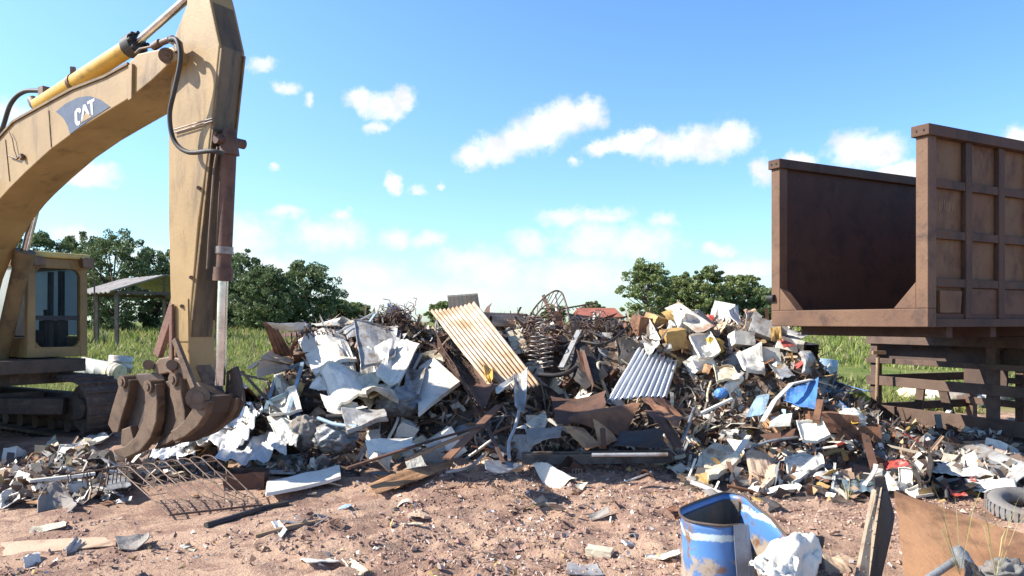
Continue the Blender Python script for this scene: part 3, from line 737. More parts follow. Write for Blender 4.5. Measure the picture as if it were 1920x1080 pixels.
nt.links.new(tr.outputs[0], mx.inputs[1]); nt.links.new(p.outputs[0], mx.inputs[2]); nt.links.new(mx.outputs[0], nt.nodes['Material Output'].inputs['Surface'])
sky_pane_m = scrap('sky_reflection_glass', (.40, .43, .44), (.32, .35, .36), (.2, .18, .15), .35, 2, .3, bst=0)  # opaque pale tone paints the sky reflected in the near side pane
day_pane_m, nt, p = new_mat('pale_daylight_glass'); p.inputs['Base Color'].default_value = (.5, .54, .56, 1); p.inputs['Roughness'].default_value = .3  # bright daylight behind the cab is put into the milky pane colour
tl = node(nt, 'ShaderNodeBsdfTranslucent'); tl.inputs[0].default_value = (.62, .70, .74, 1); mx = node(nt, 'ShaderNodeMixShader'); mx.inputs[0].default_value = .6
nt.links.new(p.outputs[0], mx.inputs[1]); nt.links.new(tl.outputs[0], mx.inputs[2]); nt.links.new(mx.outputs[0], nt.nodes['Material Output'].inputs['Surface'])
g = MB(); g.box(CB(-.06, CWD / 2, (zb + zt) / 2), HD * .004, LD * (CWD / 2 - .1), UP * .64); g.build('windscreen', glass_m, cab)
g = MB(); g.box(CB(-CLN / 2, .05, (zb + zt) / 2 + .12), HD * (CLN / 2 - .1), LD * .004, UP * .56); g.build('side_window', sky_pane_m, cab)
g = MB(); g.box(CB(-CLN / 2, CWD - .05, (zb + zt) / 2 + .12), HD * (CLN / 2 - .1), LD * .004, UP * .56); g.build('side_window', day_pane_m, cab)
g = MB(); g.box(CB(-CLN + .01, CWD / 2, (zb + zt) / 2 + .16), HD * .004, LD * (CWD / 2 - .1), UP * .52); g.build('rear_window', day_pane_m, cab)
g = MB(); g.box(CB(-.045, CWD / 2, zb + .62), HD * .02, LD * (CWD / 2 - .1), UP * .035); g.box(CB(-.6, CWD - .09, zb + .75), HD * .05, LD * .03, UP * .65); g.build('window_bar', dark_in, cab)
g = MB(); g.box(CB(-1.0, .48, zb + .32), HD * .24, LD * .23, UP * .1); g.box(CB(-1.26, .48, zb + .74), HD * .07, LD * .22, UP * .36); g.box(CB(-1.26, .48, zb + 1.16), HD * .05, LD * .12, UP * .08); g.build('seat', dark_in, cab, bevel=.03)
g = MB(); g.box(CB(-.75, .15, zb + .3), HD * .3, LD * .09, UP * .28); g.box(CB(-.75, .78, zb + .3), HD * .3, LD * .08, UP * .28); g.box(CB(-.8, .46, zb + .03), HD * .7, LD * .36, UP * .03)
g.tube([CB(-.5, .18, zb + .5), CB(-.42, .2, zb + .8)], .02, 6); g.tube([CB(-.5, .74, zb + .5), CB(-.42, .72, zb + .8)], .02, 6); g.tube([CB(-.28, .42, zb), CB(-.3, .42, zb + .75)], .03, 6); g.tube([CB(-.2, .44, zb + .1), CB(-.22, .46, zb + 1.35)], .045, 8); g.build('control_levers', dark_in, cab)
g = MB(); g.tube([CB(.03, CWD + .03, zb + .2), CB(.06, CWD + .09, zb + .3), CB(.06, CWD + .09, zt - .3), CB(.03, CWD + .03, zt - .2)], .014, 6); g.build('grab_rail', steel_b, cab)
# ---- deck, engine housing and undercarriage
g = MB(); SWC = V((-8.55, 12.0, 0))
def SB(u, l, z): return SWC + HD * u + LD * l + UP * z
g.box(SB(-.7, 0, 1.12), HD * 2.0, LD * 1.3, UP * .10)
g.box(SB(.42, .95, 1.12), HD * .5, LD * .45, UP * .08)
g.build('deck', scrap('dark_deck', (.10, .068, .045), (.07, .05, .035), (.05, .035, .028), .4, 3, .8), ex, bevel=.01)
g = MB(); g.box(SB(-2.1, .0, 1.6), HD * .85, LD * 1.3, UP * .37); g.box(SB(-1.2, -.9, 1.7), HD * .9, LD * .4, UP * .45); g.build('engine_housing', paint, ex, bevel=.03)
g = MB(); g.prism([SB(-2.86, l * 1.3, z) for l, z in ((-1, 1.1), (1, 1.1), (1, 2.1), (-1, 2.1))], -HD * .4); g.build('counterweight', dark_in, ex, bevel=.06)
g = MB(); g.box(SB(-.3, .75, .93), HD * 1.25, LD * .55, UP * .10); g.build('under_frame', track_m, ex, bevel=.01)
g = MB(); g.tube([SB(0, 0, .62), SB(0, 0, 1.02)], .6, 24); g.build('slew_ring', track_m, ex)
g = MB(); g.box(SB(0, 0, .58), HD * .75, LD * .95, UP * .13)
for s in (-1, 1):
    g.bar(SB(.5, 0, .55), SB(1.35, s * .95, .5), .3, .24); g.bar(SB(-.5, 0, .55), SB(-1.35, s * .95, .5), .3, .24)
g.build('carbody', track_m, ex, bevel=.01)
for s in (-1, 1):
    l0 = s * 1.19; g = MB(); pth = []
    for k in range(9): t = -math.pi / 2 + math.pi * k / 8; pth.append((1.65 + .43 * math.cos(t), .47 + .43 * math.sin(t)))
    for k in range(9): t = math.pi / 2 + math.pi * k / 8; pth.append((-1.65 + .43 * math.cos(t), .47 + .43 * math.sin(t)))
    per = []
    for k in range(len(pth)):
        a_ = V(pth[k]); b_ = V(pth[(k + 1) % len(pth)]); n_ = max(1, int(np.linalg.norm(b_ - a_) / .17))
        for q in range(n_): per.append(a_ + (b_ - a_) * q / n_)
    for k in range(len(per)):
        a_ = per[k]; b_ = per[(k + 1) % len(per)]; t_ = unit(b_ - a_); m_ = (a_ + b_) / 2; n2 = V((t_[1], -t_[0]))
        L_ = np.linalg.norm(b_ - a_)
        g.box(SB(m_[0], l0, m_[1]), (HD * t_[0] + UP * t_[1]) * L_ * .53, LD * .30, (HD * n2[0] + UP * n2[1]) * .022)
        e_ = m_ + n2 * .035
        g.box(SB(e_[0], l0, e_[1]), (HD * t_[0] + UP * t_[1]) * .012, LD * .299, (HD * n2[0] + UP * n2[1]) * .03)
    to = g.build('track', track_m, ex)
    g = MB(); g.box(SB(0, l0, .47), HD * 1.55, LD * .17, UP * .2); g.build('track_frame', track_m, to, bevel=.02)
    for u in (1.65, -1.65):
        g = MB(); g.tube([SB(u, l0 - .12, .47), SB(u, l0 + .12, .47)], .38, 20); g.tube([SB(u, l0 - .2, .47), SB(u, l0 + .2, .47)], .16, 14); g.build('idler_wheel', track_m, to)
    for u in np.linspace(-1.2, 1.2, 6):
        g = MB(); g.tube([SB(u, l0 - .13, .17), SB(u, l0 + .13, .17)], .11, 12); g.build('roller', track_m, to)

# ------------------------------------------------------------------ rusty dump body
LP = P(1446, 612, 11.2); RP = P(1740, 612, 9.1); E1 = unit((RP - LP) * (1, 1, 0)); WN = unit((.82, .57, 0)); WN = unit(np.cross(UP, E1)); 
if WN[0] < 0: WN = -WN
ON = E1                      # outward from the near wall
Wd = float(np.linalg.norm((RP - LP)[:2])); zf = 1.735; zt_ = 4.10; LB = 6.4
body_m = scrap('dump_body_rust', (.10, .049, .027), (.075, .036, .021), (.042, .022, .014), .44, 1.6, .75, streak=(1, 1, .2), bst=.4)
body_in = scrap('dump_body_inside', (.085, .039, .024), (.068, .032, .021), (.045, .024, .017), .42, 1.8, .8, bst=.25)
panel_m = scrap('dump_body_panel', (.175, .10, .048), (.145, .072, .034), (.085, .036, .021), .42, 2.2, .75, streak=(1, 1, .5), bst=.2)
db = empty('dump_body', tuple(LP * (1, 1, 0) + UP * zf), 'rust brown steel dump truck body with an open end, resting on a stake rack', 'truck body')
def DB(e, w, z): return V((LP[0], LP[1], 0)) + E1 * e + WN * w + UP * z
g = MB()  # end frame: posts, sill and gussets as one U
pw = .155
pts = [(0, zf - .01), (Wd, zf - .01), (Wd, zt_ - .06), (Wd - pw, zt_ - .06), (Wd - pw, zf + .62), (Wd - .60, zf + .20), (.60, zf + .20), (pw, zf + .62), (pw, zt_ - .06), (0, zt_ - .06)]
g.prism([DB(e, 0, z) for e, z in pts[:5] + pts[5:]], WN * .16)
g = MB()
g.prism([DB(e, 0, z) for e, z in ((0, zf), (Wd, zf), (Wd, zf + .22), (0, zf + .22))], WN * .16)
for a_, b_ in ((0, pw), (Wd - pw, Wd)): g.prism([DB(e, 0, z) for e, z in ((a_, zf + .22), (b_, zf + .22), (b_, zt_ - .12), (a_, zt_ - .12))], WN * .16)
g.prism([DB(e, .004, z) for e, z in ((pw, zf + .22), (pw + .30, zf + .22), (pw, zf + .54))], WN * .15)
g.prism([DB(e, .004, z) for e, z in ((Wd - pw, zf + .22), (Wd - pw, zf + .54), (Wd - pw - .30, zf + .22))], WN * .15)
g.build('end_frame', scrap('end_frame_rust', (.165, .088, .047), (.125, .062, .034), (.065, .033, .021), .40, 1.8, .7, bst=.25), db, bevel=.01)
g = MB(); g.prism([DB(e, .16, z) for e, z in ((0.03, zf + .06), (Wd - .03, zf + .06), (Wd - .03, zf + .16), (.03, zf + .16))], WN * (LB - .16)); g.build('floor', body_in, db)
g = MB(); g.prism([DB(e, .16, z) for e, z in ((.07, zf + .16), (.12, zf + .16), (.12, zt_ - .05), (.07, zt_ - .05))], WN * (LB - .16)); g.build('side_wall', body_in, db)
g = MB(); g.prism([DB(e, .16, z) for e, z in ((Wd - .12, zf + .16), (Wd - .07, zf + .16), (Wd - .07, zt_ - .05), (Wd - .12, zt_ - .05))], WN * (LB - .16)); g.build('side_wall', panel_m, db)
g = MB(); g.prism([DB(e, LB - .06, z) for e, z in ((.12, zf + .16), (Wd - .12, zf + .16), (Wd - .12, zt_ - .08), (.12, zt_ - .08))], WN * .05); g.build('head_wall', body_in, db)
for e0, e1 in ((-.02, .19), (Wd - .19, Wd + .04)):
    g = MB(); g.prism([DB(e, -.04, z) for e, z in ((e0, zt_ - .13), (e1, zt_ - .13), (e1, zt_), (e0, zt_))], WN * (LB + .04)); r_ = g.build('top_rail', body_m, db, bevel=.008)
    g = MB()
    for k in (.3, .7): c_ = DB(e0 + (e1 - e0) * k, -.05, zt_ - .065); g.tube([c_, c_ + WN * .03], .014, 8)
    g.build('bolt_hole', dark_in, r_)
g = MB(); c_ = DB(.03, -.02, zf + .40); g.tube([c_ - E1 * .06, c_ + E1 * .05], .05, 10); g.build('hinge_stub', dark_in, db)
# ribs on both outer faces
for (e0, e1) in ((Wd - .07, Wd - .005), (.005, .07)):
    for k in range(10):
        w_ = .80 + .68 * k - .06
        if w_ > LB - .1: break
        g = MB(); g.prism([DB(e, w_, z) for e, z in ((e0, zf + .1), (e1, zf + .1), (e1, zt_ - .13), (e0, zt_ - .13))], WN * .13); g.build('wall_rib', body_m, db, bevel=.008)
    for z_ in (3.43, 2.83, 2.26):
        g = MB()
        for k in range(9):
            wa = .16 if k == 0 else .80 + .68 * (k - 1) + .071; wb = .80 + .68 * k - .061
            if wb > LB: break
            g.prism([DB(e, wa, z) for e, z in ((e0, z_ - .05), (e1 - .006, z_ - .05), (e1 - .006, z_ + .05), (e0, z_ + .05))], WN * (wb - wa))
        g.build('cross_rib', body_m, db, bevel=.006)
    g = MB(); g.prism([DB(e, .16, z) for e, z in ((e0, zf), (e1 + .006, zf), (e1 + .006, zf + .099), (e0, zf + .099))], WN * (LB - .16)); g.build('lower_rail', body_m, db, bevel=.006)
g = MB(); g.prism([DB(Wd - .066, w, z) for w, z in ((.75, zf + .1), (5.9, zf + .1), (5.9, 2.2), (.75, 2.2))], ON * .03); g.build('skirt_plate', scrap('skirt_rust', (.135, .066, .036), (.105, .05, .028), (.07, .032, .02), .42, 2, .75), db)
g = MB(); g.prism([DB(Wd - .066, w, z) for w, z in ((.26, zf + .17), (.66, zf + .17), (.69, 2.17), (.26, 2.17))], ON * .045); g.build('patch_plate', panel_m, db, bevel=.005)
# scratched, unreadable marks on one wall panel
g = MB(); rg = np.random.default_rng(5)
for k in range(9):
    w0_ = .30 + k * .036; z0_ = 3.24 + rg.uniform(-.02, .02)
    g.bar(DB(Wd - .068, w0_, z0_), DB(Wd - .068, w0_ + rg.uniform(-.02, .03), z0_ - rg.uniform(.1, .2)), .009, .004, ON)
g.build('scratched_marks', scrap('pale_scratch', (.30, .20, .12), (.26, .17, .10), (.2, .12, .07), .3, 6, .8), db)
for w_ in np.arange(.5, 6, .9):
    g = MB(); g.prism([DB(e, w_, z) for e, z in ((.1, zf - .13), (Wd - .1, zf - .13), (Wd - .1, zf - .002), (.1, zf - .002))], WN * .12); g.build('cross_bearer', body_in, db)

# ------------------------------------------------------------------ stake rack under it
RD = unit((.361, -.932, 0)); QD = unit((.932, .361, 0)); C0 = V((6.33, 13.8, 0)); RL = 4.4; RW = 2.2
rk = empty('stake_rack', tuple(C0 + RD * 2), 'brown slatted stake rack on the ground under the rusty dump body', 'rack')
rk_m = scrap('stake_rack_rust', (.14, .09, .065), (.105, .066, .048), (.07, .045, .035), .42, 2.5, .8)
rk_d = scrap('stake_rack_dark', (.10, .062, .046), (.075, .048, .038), (.05, .035, .03), .42, 2.5, .8)
def RK(t, q, z): return C0 + RD * t + QD * q + UP * z
ZT = 1.585
for q, ts in ((0.0, (0.0, 2.2, 4.2)), (RW, (0.1, 1.05, 2.15, 3.1, 4.2))):
    for t in ts:
        g = MB(); g.box(RK(t + .07, q + .05, ZT / 2 - .02), RD * .075, QD * .06, UP * (ZT / 2 - .02)); g.build('post', rk_m, rk, bevel=.01)
for q, zz in ((-.035, ((ZT - .17, ZT), (1.08, 1.17), (.70, .86), (.13, .36))), (RW - .035, ((ZT - .2, ZT), (.95, 1.05), (.72, .82), (.3, .42)))):
    for z0_, z1_ in zz:
        g = MB(); g.box(RK(RL / 2 - .02, q, (z0_ + z1_) / 2), RD * (RL / 2 + .03), QD * .028, UP * (z1_ - z0_) / 2); g.build('rail', rk_m, rk, bevel=.006)
for t in (.1, 4.15):
    for z_ in (1.5, .8, .3):
        g = MB(); g.box(RK(t, RW / 2 + .02, z_), RD * .03, QD * (RW / 2 - .04), UP * .07); g.build('end_rail', rk_d, rk)
for t in (.75, 1.5, 2.3, 3.1, 3.9):
    g = MB(); g.box(RK(t, RW / 2 + .02, ZT - .12), RD * .05, QD * (RW / 2 - .04), UP * .1); g.build('deck_bearer', rk_d, rk)
g = MB(); g.box(RK(2.1, .22, 1.27), RD * 2.05, QD * .02, UP * .175); g.build('board', rk_d, rk)
g = MB(); g.box(RK(1.0, .4, 1.27), RD * .85, QD * .02, UP * .16); g.box(RK(.95, 1.6, .95), RD * .4, QD * .02, UP * .4); g.build('board', rk_d, rk)
for (t0, t1) in ((.62, .52), (1.0, 1.22)):
    g = MB(); g.bar(RK(t0, .5, .66 + .1), RK(t1, .5, .12), .16, .04, QD); g.build('brace_board', rk_m, rk)
stk = MB(); stk.tube([P(1644, 748, 13.2), P(1646, 668, 13.25)], .03, 7); stk.box(P(1648, 661, 13.25), V((.11, 0, 0)), V((0, .03, 0)), V((0, 0, .03)))
tag(stk.build('wooden_stake', M['wood']), 'pale upright wooden stake with a crosspiece, propped in front of the stake rack', 'stake')

# ------------------------------------------------------------------ open shelter and far house
roofm = scrap('shelter_roofing', (.33, .31, .29), (.26, .24, .23), (.14, .12, .10), .4, 1.6, .8)
hutw = scrap('shelter_timber', (.13, .10, .08), (.1, .075, .06), (.06, .05, .04), .4, 3, .85)
Rf = V(((312 - 960) / F * 34, 34, CH + 86 / F * 34)); ax_ = unit((-.72, .69, 0)); pp = unit((-.69, -.72, 0))
sh_ = empty('open_shelter', tuple(Rf * (1, 1, 0) + UP * float(ground_h(Rf[0], 34))), 'small open shelter with a grey gabled roof on thin posts in the tall grass', 'shelter')
Lr = 5.2; hw = 2.3; dz = .78
for s in (1, -1):
    g = MB(); n = 45; G = np.zeros((2, n, 3))
    for i in range(n):
        q = Rf + ax_ * (Lr * i / (n - 1)) + UP * (.035 * math.cos(i * 1.4))
        G[0, i] = q; G[1, i] = q + pp * hw * s - UP * dz
    if s > 0: G = G[:, ::-1]
    g.grid(G, .04); g.build('roof', roofm, sh_)
for a_ in (.25, Lr * .5, Lr - .25):
    for s in (1, -1):
        b_ = Rf + ax_ * a_ + pp * (hw - .35) * s; gz = float(ground_h(b_[0], b_[1])); zt2 = b_[2] - dz * (hw - .35) / hw - .05
        g = MB(); g.box(V((b_[0], b_[1], (gz - .2 + zt2) / 2)), V((.07, 0, 0)), V((0, .07, 0)), UP * (zt2 - gz + .2) / 2); g.build('post', hutw, sh_)
for s in (1, -1):
    g = MB(); a_ = Rf + pp * (hw - .35) * s - UP * (dz * (hw - .35) / hw + .1); g.bar(a_, a_ + ax_ * Lr, .09, .12); g.build('beam', hutw, sh_)
for a_ in (.25, Lr - .25):
    g = MB(); a2 = Rf + ax_ * a_ - UP * (dz * .85 + .1); g.bar(a2 + pp * (hw - .35), a2 - pp * (hw - .35), .09, .12); g.bar(a2, a2 + UP * .68, .08, .08); g.build('tie_beam', hutw, sh_)
fh = MB(); c0 = P(1118, 612, 72); 
fhe = empty('distant_house', tuple(c0 * (1, 1, 0) + UP * float(ground_h(c0[0], 72))), 'low far house with a rust red roof showing over the heap', 'house')
w0 = WL[fhe.name]
g = MB(); g.box(w0 + UP * .45, (2.0, 0, 0), (0, 1.5, 0), (0, 0, .5)); g.build('wall', M['tan'], fhe)
g = MB(); g.prism([w0 + V((-2.3, -1.9, .9)), w0 + V((2.3, -1.9, .9)), w0 + V((1.7, 0, 1.75)), w0 + V((-1.7, 0, 1.75))], (0, 0, .06)); g.prism([w0 + V((2.3, 1.9, .9)), w0 + V((-2.3, 1.9, .9)), w0 + V((-1.7, 0, 1.75)), w0 + V((1.7, 0, 1.75))], (0, 0, .06)); g.build('roof', scrap('red_roof', (.38, .12, .08), (.3, .1, .07), (.15, .07, .05), .35, 1, .8), fhe)
# ------------------------------------------------------------------ scrap pieces
LMK = []       # landmarks: px, py, short unique phrase
HERO = []
def reg(o, px, py, phrase):
    HERO.append(o)
    if phrase: LMK.append((px, py, phrase))
    return o
def pt(c):
    if len(c) == 4: return P(c[0], c[1], c[3])
    return S(c[0], c[1], c[2] if len(c) > 2 else 0.0)
def crumple(U, Vv, seed, folds, size, amp, rough_=.2):
    rng = np.random.default_rng(seed); D = np.zeros_like(U)
    for k in range(folds):
        a = rng.uniform(0, 6.283); c = rng.uniform(.2, .8, 2)
        t = (U - c[0]) * math.cos(a) + (Vv - c[1]) * math.sin(a)
        D += rng.uniform(.35, 1) * rng.choice([-1, 1]) * np.abs(t) * 1.25
    D += rough_ * (fbm(U * 4 + seed, Vv * 4, seed % 97, 3) - .5) * 2
    D -= D.mean()
    return D * amp * size
def quad_grid(c, nu, nv, seed, amp, folds, jag, rough_=.2):
    c = [V(q) for q in c]; rng = np.random.default_rng(seed + 5)
    u = np.linspace(0, 1, nu); v = np.linspace(0, 1, nv); U, Vv = np.meshgrid(u, v)
    if jag:
        def edge(n): e = rng.uniform(0, 1, n) ** 2; e = .3 * e + .7 * np.convolve(np.pad(e, 2, 'edge'), [.15, .2, .3, .2, .15], 'valid'); return e * jag
        U = U.copy(); Vv = Vv.copy()
        U[:, 0] += edge(nv); U[:, -1] -= edge(nv); Vv[0, :] += edge(nu); Vv[-1, :] -= edge(nu)
    a = U[..., None]; b = Vv[..., None]
    G = (c[0] * (1 - a) + c[1] * a) * (1 - b) + (c[3] * (1 - a) + c[2] * a) * b
    n = unit(np.cross(c[1] - c[0] + c[2] - c[3], c[3] - c[0] + c[2] - c[1]))
    size = (np.linalg.norm(c[2] - c[0]) + np.linalg.norm(c[3] - c[1])) / 2
    return G + crumple(U, Vv, seed, folds, size, amp, rough_)[..., None] * n, n, size
_sd = [1000]
def add_lip(G, nn, lip):
    """turn the outer edge over into a folded rim, as on a door or a pan"""
    nv, nu, _ = G.shape; K = np.zeros((nv + 2, nu + 2, 3)); K[1:-1, 1:-1] = G
    K[0, 1:-1] = G[0]; K[-1, 1:-1] = G[-1]; K[1:-1, 0] = G[:, 0]; K[1:-1, -1] = G[:, -1]
    K[0, 0] = G[0, 0]; K[0, -1] = G[0, -1]; K[-1, 0] = G[-1, 0]; K[-1, -1] = G[-1, -1]
    for sl in ((0, slice(None)), (-1, slice(None)), (slice(None), 0), (slice(None), -1)): pass
    r = np.zeros((nv + 2, nu + 2), bool); r[0] = r[-1] = True; r[:, 0] = r[:, -1] = True
    K[r] += nn * lip
    return K
def sheet(name, cat, mat, corners, label, lm=None, amp=.12, n=12, folds=4, jag=.07, thick=.008, smooth=False, seed=None, group=None, m=None, lip=0):
    _sd[0] += 7; seed = seed or _sd[0]
    pts = [pt(c) for c in corners]
    G, nn, size = quad_grid(pts, n, m or n, seed, amp, min(folds, 3) if folds < 6 else folds, jag, 1.1 if smooth else .2)
    if lip: G = add_lip(G, nn, lip)
    mb = MB(); mb.grid(G, thick, smooth)
    o = tag(mb.build(name, M[mat] if isinstance(mat, str) else mat), label, cat, group)
    px = sum(c[0] for c in corners) / 4; py = sum(c[1] for c in corners) / 4
    return reg(o, px, py, lm)
def corrug(name, mat, corners, ncorr, label, lm=None, h=.02, bend=.0, jag=.02, rows=10, seed=3, cat='roofing sheet', along='u'):
    pts = [pt(c) for c in corners]
    if along == 'v': pts = [pts[3], pts[0], pts[1], pts[2]]
    nu = ncorr * 8 + 1
    G, nn, size = quad_grid(pts, nu, rows, seed, bend, 3, jag)
    u = np.linspace(0, ncorr * 2 * math.pi, nu)
    G = G + (np.cos(u) * h)[None, :, None] * nn
    mb = MB(); mb.grid(G, .003, True)
    o = tag(mb.build(name, M[mat] if isinstance(mat, str) else mat), label, cat)
    return reg(o, sum(c[0] for c in corners) / 4, sum(c[1] for c in corners) / 4, lm)
def rod(name, cat, mat, ctrl, r, label, lm=None, n=8, sq=False, smooth=True, group=None):
    pts = [pt(c) for c in ctrl]; mb = MB()
    if sq:
        for a, b in zip(pts[:-1], pts[1:]): mb.bar(a, b, r * 2, r * 2 * (sq if sq is not True else 1))
    else:
        if len(pts) > 2 and smooth: pts = spline(pts, 6)
        mb.tube(pts, r, n)
    o = tag(mb.build(name, M[mat]), label, cat, group)
    return reg(o, ctrl[len(ctrl) // 2][0], ctrl[len(ctrl) // 2][1], lm)
def blob_mesh(c, rx, ry, rz, seed, amp=.25, nu=64, nv=36, rot=0.0, freq=2.2):
    G = np.zeros((nv, nu + 1, 3)); cr, sr = math.cos(rot), math.sin(rot)
    for j in range(nv):
        ph = -math.pi / 2 + math.pi * j / (nv - 1)
        for i in range(nu + 1):
            th = 2 * math.pi * (i % nu) / nu
            d = V((math.cos(ph) * math.cos(th), math.cos(ph) * math.sin(th), math.sin(ph)))
            k = 1 + amp * (2 * abs(mnoise.noise(Vector(d * freq) + Vector((seed, 0, 0)))) - .5) + amp * .5 * (abs(mnoise.noise(Vector(d * freq * 2.7) + Vector((0, seed, 0)))) - .3) + amp * .3 * (abs(mnoise.noise(Vector(d * freq * 6) + Vector((0, 0, seed)))) - .3)
            q = d * k * (rx, ry, rz)
            G[j, i] = (c[0] + q[0] * cr - q[1] * sr, c[1] + q[0] * sr + q[1] * cr, c[2] + q[2])
    vs = []; fs = []
    for j in range(nv):
        for i in range(nu): vs.append(G[j, i])
    for j in range(nv - 1):
        for i in range(nu):
            i2 = (i + 1) % nu; fs.append((j * nu + i, j * nu + i2, (j + 1) * nu + i2, (j + 1) * nu + i))
    mb = MB(); mb.add(vs, fs, True); return mb
def blob(name, cat, mat, px, py, off_, wpx, hpx, label, lm=None, amp=.25, seed=1, dep=.8, rot=0.0, freq=2.2, dist=None):
    c = P(px, py, dist) if dist else S(px, py, off_); d = c[1]
    rx = wpx / F * d / 2; rz = hpx / F * d / 2
    mb = blob_mesh(c, rx, rx * dep, rz, seed, amp, rot=rot, freq=freq)
    return reg(tag(mb.build(name, M[mat] if isinstance(mat, str) else mat), label, cat), px, py, lm)
def rotm(e):
    from mathutils import Euler
    return np.array(Euler([R(a) for a in e]).to_matrix())
def dbox_mesh(c, dims, rot, seed, dent=.08, n=5, open_=None):
    """dented box, may lack a face so that one looks inside"""
    Rm = rotm(rot); mb = MB(); dims = V(dims); rng = np.random.default_rng(seed); sd = rng.uniform(0, 50)
    def warp(p):
        q = Vector(p * 2.1) + Vector((sd, sd * .7, 0))
        o = V(mnoise.noise_vector(q)) * dent * 1.6
        return p * (1 - .0) + o
    t = np.linspace(-1, 1, n)
    for ax in range(3):
        for s in (-1, 1):
            if open_ == (ax, s): continue
            G = np.zeros((n, n, 3)); b, d = [k for k in range(3) if k != ax]
            for j in range(n):
                for i in range(n):
                    p = np.zeros(3); p[ax] = s; p[b] = t[i]; p[d] = t[j]
                    G[j, i] = c + Rm @ (warp(p) * dims / 2)
            if (s > 0) == (ax != 1): G = G[:, ::-1]
            vs = list(G.reshape(-1, 3)); fs = [(j * n + i, j * n + i + 1, (j + 1) * n + i + 1, (j + 1) * n + i) for j in range(n - 1) for i in range(n - 1)]
            mb.add(vs, fs)
    return mb
def dbox(name, cat, mat, px, py, off_, dims, rot, label, lm=None, dent=.08, seed=None, open_=None, bevel=0):
    _sd[0] += 7
    mb = dbox_mesh(S(px, py, off_), dims, rot, seed or _sd[0], dent, 5, open_)
    o = mb.build(name, M[mat] if isinstance(mat, str) else mat)
    # weld the faces along shared edges
    w = o.modifiers.new('Weld', 'WELD'); w.merge_threshold = .001
    return reg(tag(o, label, cat), px, py, lm)

# ---- big named pieces, roughly from the digger side to the dump body side
corrug('roofing_sheet', 'rust', [(494, 603, .1), (519, 613, .1), (552, 668, .15), (518, 668, .15)], 4, 'narrow brown corrugated sheet standing at the digger end of the heap', 'the narrow brown corrugated sheet', h=.018)
sheet('bent_sheet', 'panel', 'white', [(500, 605, .15), (577, 604, .1), (568, 616, .25), (520, 625, .25)], 'thin whitish green panel lying over the narrow brown corrugated sheet', None, .08)
sheet('torn_scrap', 'panel', 'white', [(583, 604, .1), (640, 598, .1), (634, 608, .3), (592, 614, .3)], 'small bright white panel topping the heap nearest the dark trees', None, .1)
sheet('folded_board', 'board', 'tan', [(484, 671, .35), (512, 652, .1), (544, 664, .15), (544, 688, .4)], 'tan board folded like a tent, its lid half', 'the tent folded tan board', .06)
sheet('folded_board', 'board', 'tan', [(486, 675, .4), (543, 672, .3), (542, 694, .5), (484, 708, .6)], 'tan board face hanging under the tent folded lid', None, .10)
sheet('dirty_sheet', 'panel', 'cream', [(436, 757, .1), (486, 730, .05), (498, 782, .3), (456, 786, .3)], 'dirty beige panel sticking out beside the bucket', 'the dirty beige panel by the bucket', .14)
sheet('dirty_sheet', 'panel', 'cream', [(520, 700, .15), (556, 696, .1), (563, 746, .4), (514, 764, .35)], 'dirty beige panel standing behind the blue grey frame', None, .16)
# blue grey frame
fr = empty('angle_iron_bedstead', tuple(S(535, 730, .5)), 'blue grey angle iron frame leaning on the heap', 'frame'); 
for a, b in (((567, 682, .5), (540, 776, .75)), ((518, 706, .5), (498, 770, .75)), ((514, 700, .5), (571, 679, .5)), ((505, 752, .66), (550, 733, .64))):
    g = MB(); g.bar(pt(a), pt(b), .05, .045); g.build('frame_bar', M['steelblue'] if a[0] < 560 else M['paleblue'], fr)
reg(fr, 535, 730, 'the blue grey frame')
for i, (a, b, l) in enumerate((((452, 696, .3), (502, 750, .7), 'long dark angle bar crossing the lower corner of the blue grey frame'),
                               ((502, 752, .7), (552, 806, .8), 'dark rail running from the blue grey frame down to the white sheeting'),
                               ((510, 762, .7), (560, 800, .7), 'shorter dark rail parallel to the rail below the blue grey frame'),
                               ((440, 700, .2), (500, 712, .3), 'thin dark bar lying level behind the bucket'),
                               ((486, 770, .5), (540, 800, .7), 'lowest of the dark rails under the blue grey frame'))):
    rod('angle_bar', 'bar', 'steelblue' if i % 2 else 'dark', [a, b], .022, l, sq=.6)
# crushed white cabinet in the middle of the near half
sheet('crushed_sheet', 'appliance panel', 'lightgrey', [(668, 622, .1), (748, 621, .05), (735, 660, .35), (680, 664, .45)], 'grey shaded door of the crushed white cabinet', 'the crushed white cabinet', .10, 8, seed=31)
sheet('crushed_sheet', 'appliance panel', 'white', [(746, 622, .1), (770, 652, .15), (724, 690, .5), (715, 660, .45)], 'bright white bent side of the crushed cabinet, beside the mesh', None, .16, seed=32)
sheet('crushed_sheet', 'appliance panel', 'lightgrey', [(675, 660, .4), (738, 655, .4), (726, 706, .6), (672, 702, .6)], 'grey inner wall of the crushed cabinet, creased down the middle', None, .22, seed=35)
sheet('crushed_sheet', 'appliance panel', 'cream', [(640, 700, .55), (725, 700, .6), (690, 752, .75), (655, 738, .7)], 'cream bowl shaped panel below the crushed white cabinet', 'the cream bowl shaped panel', .24, seed=36)
sheet('crushed_sheet', 'appliance panel', 'cream', [(688, 735, .7), (745, 704, .7), (756, 718, .8), (694, 756, .85)], 'yellowish folded lip along the bowl shaped panel', None, .12, seed=37)
sheet('crushed_sheet', 'appliance panel', 'white', [(550, 658, .2), (625, 640, .15), (640, 710, .6), (600, 695, .5)], 'large off-white crumpled panel next to the tent folded tan board', 'the off-white crumpled panel', .20, 11, seed=38)
sheet('crushed_sheet', 'appliance panel', 'lightgrey', [(612, 640, .2), (655, 634, .2), (668, 690, .55), (622, 690, .5)], 'grey white panel with a dark hole, wedged beside the crushed cabinet', None, .25, 9, seed=39)
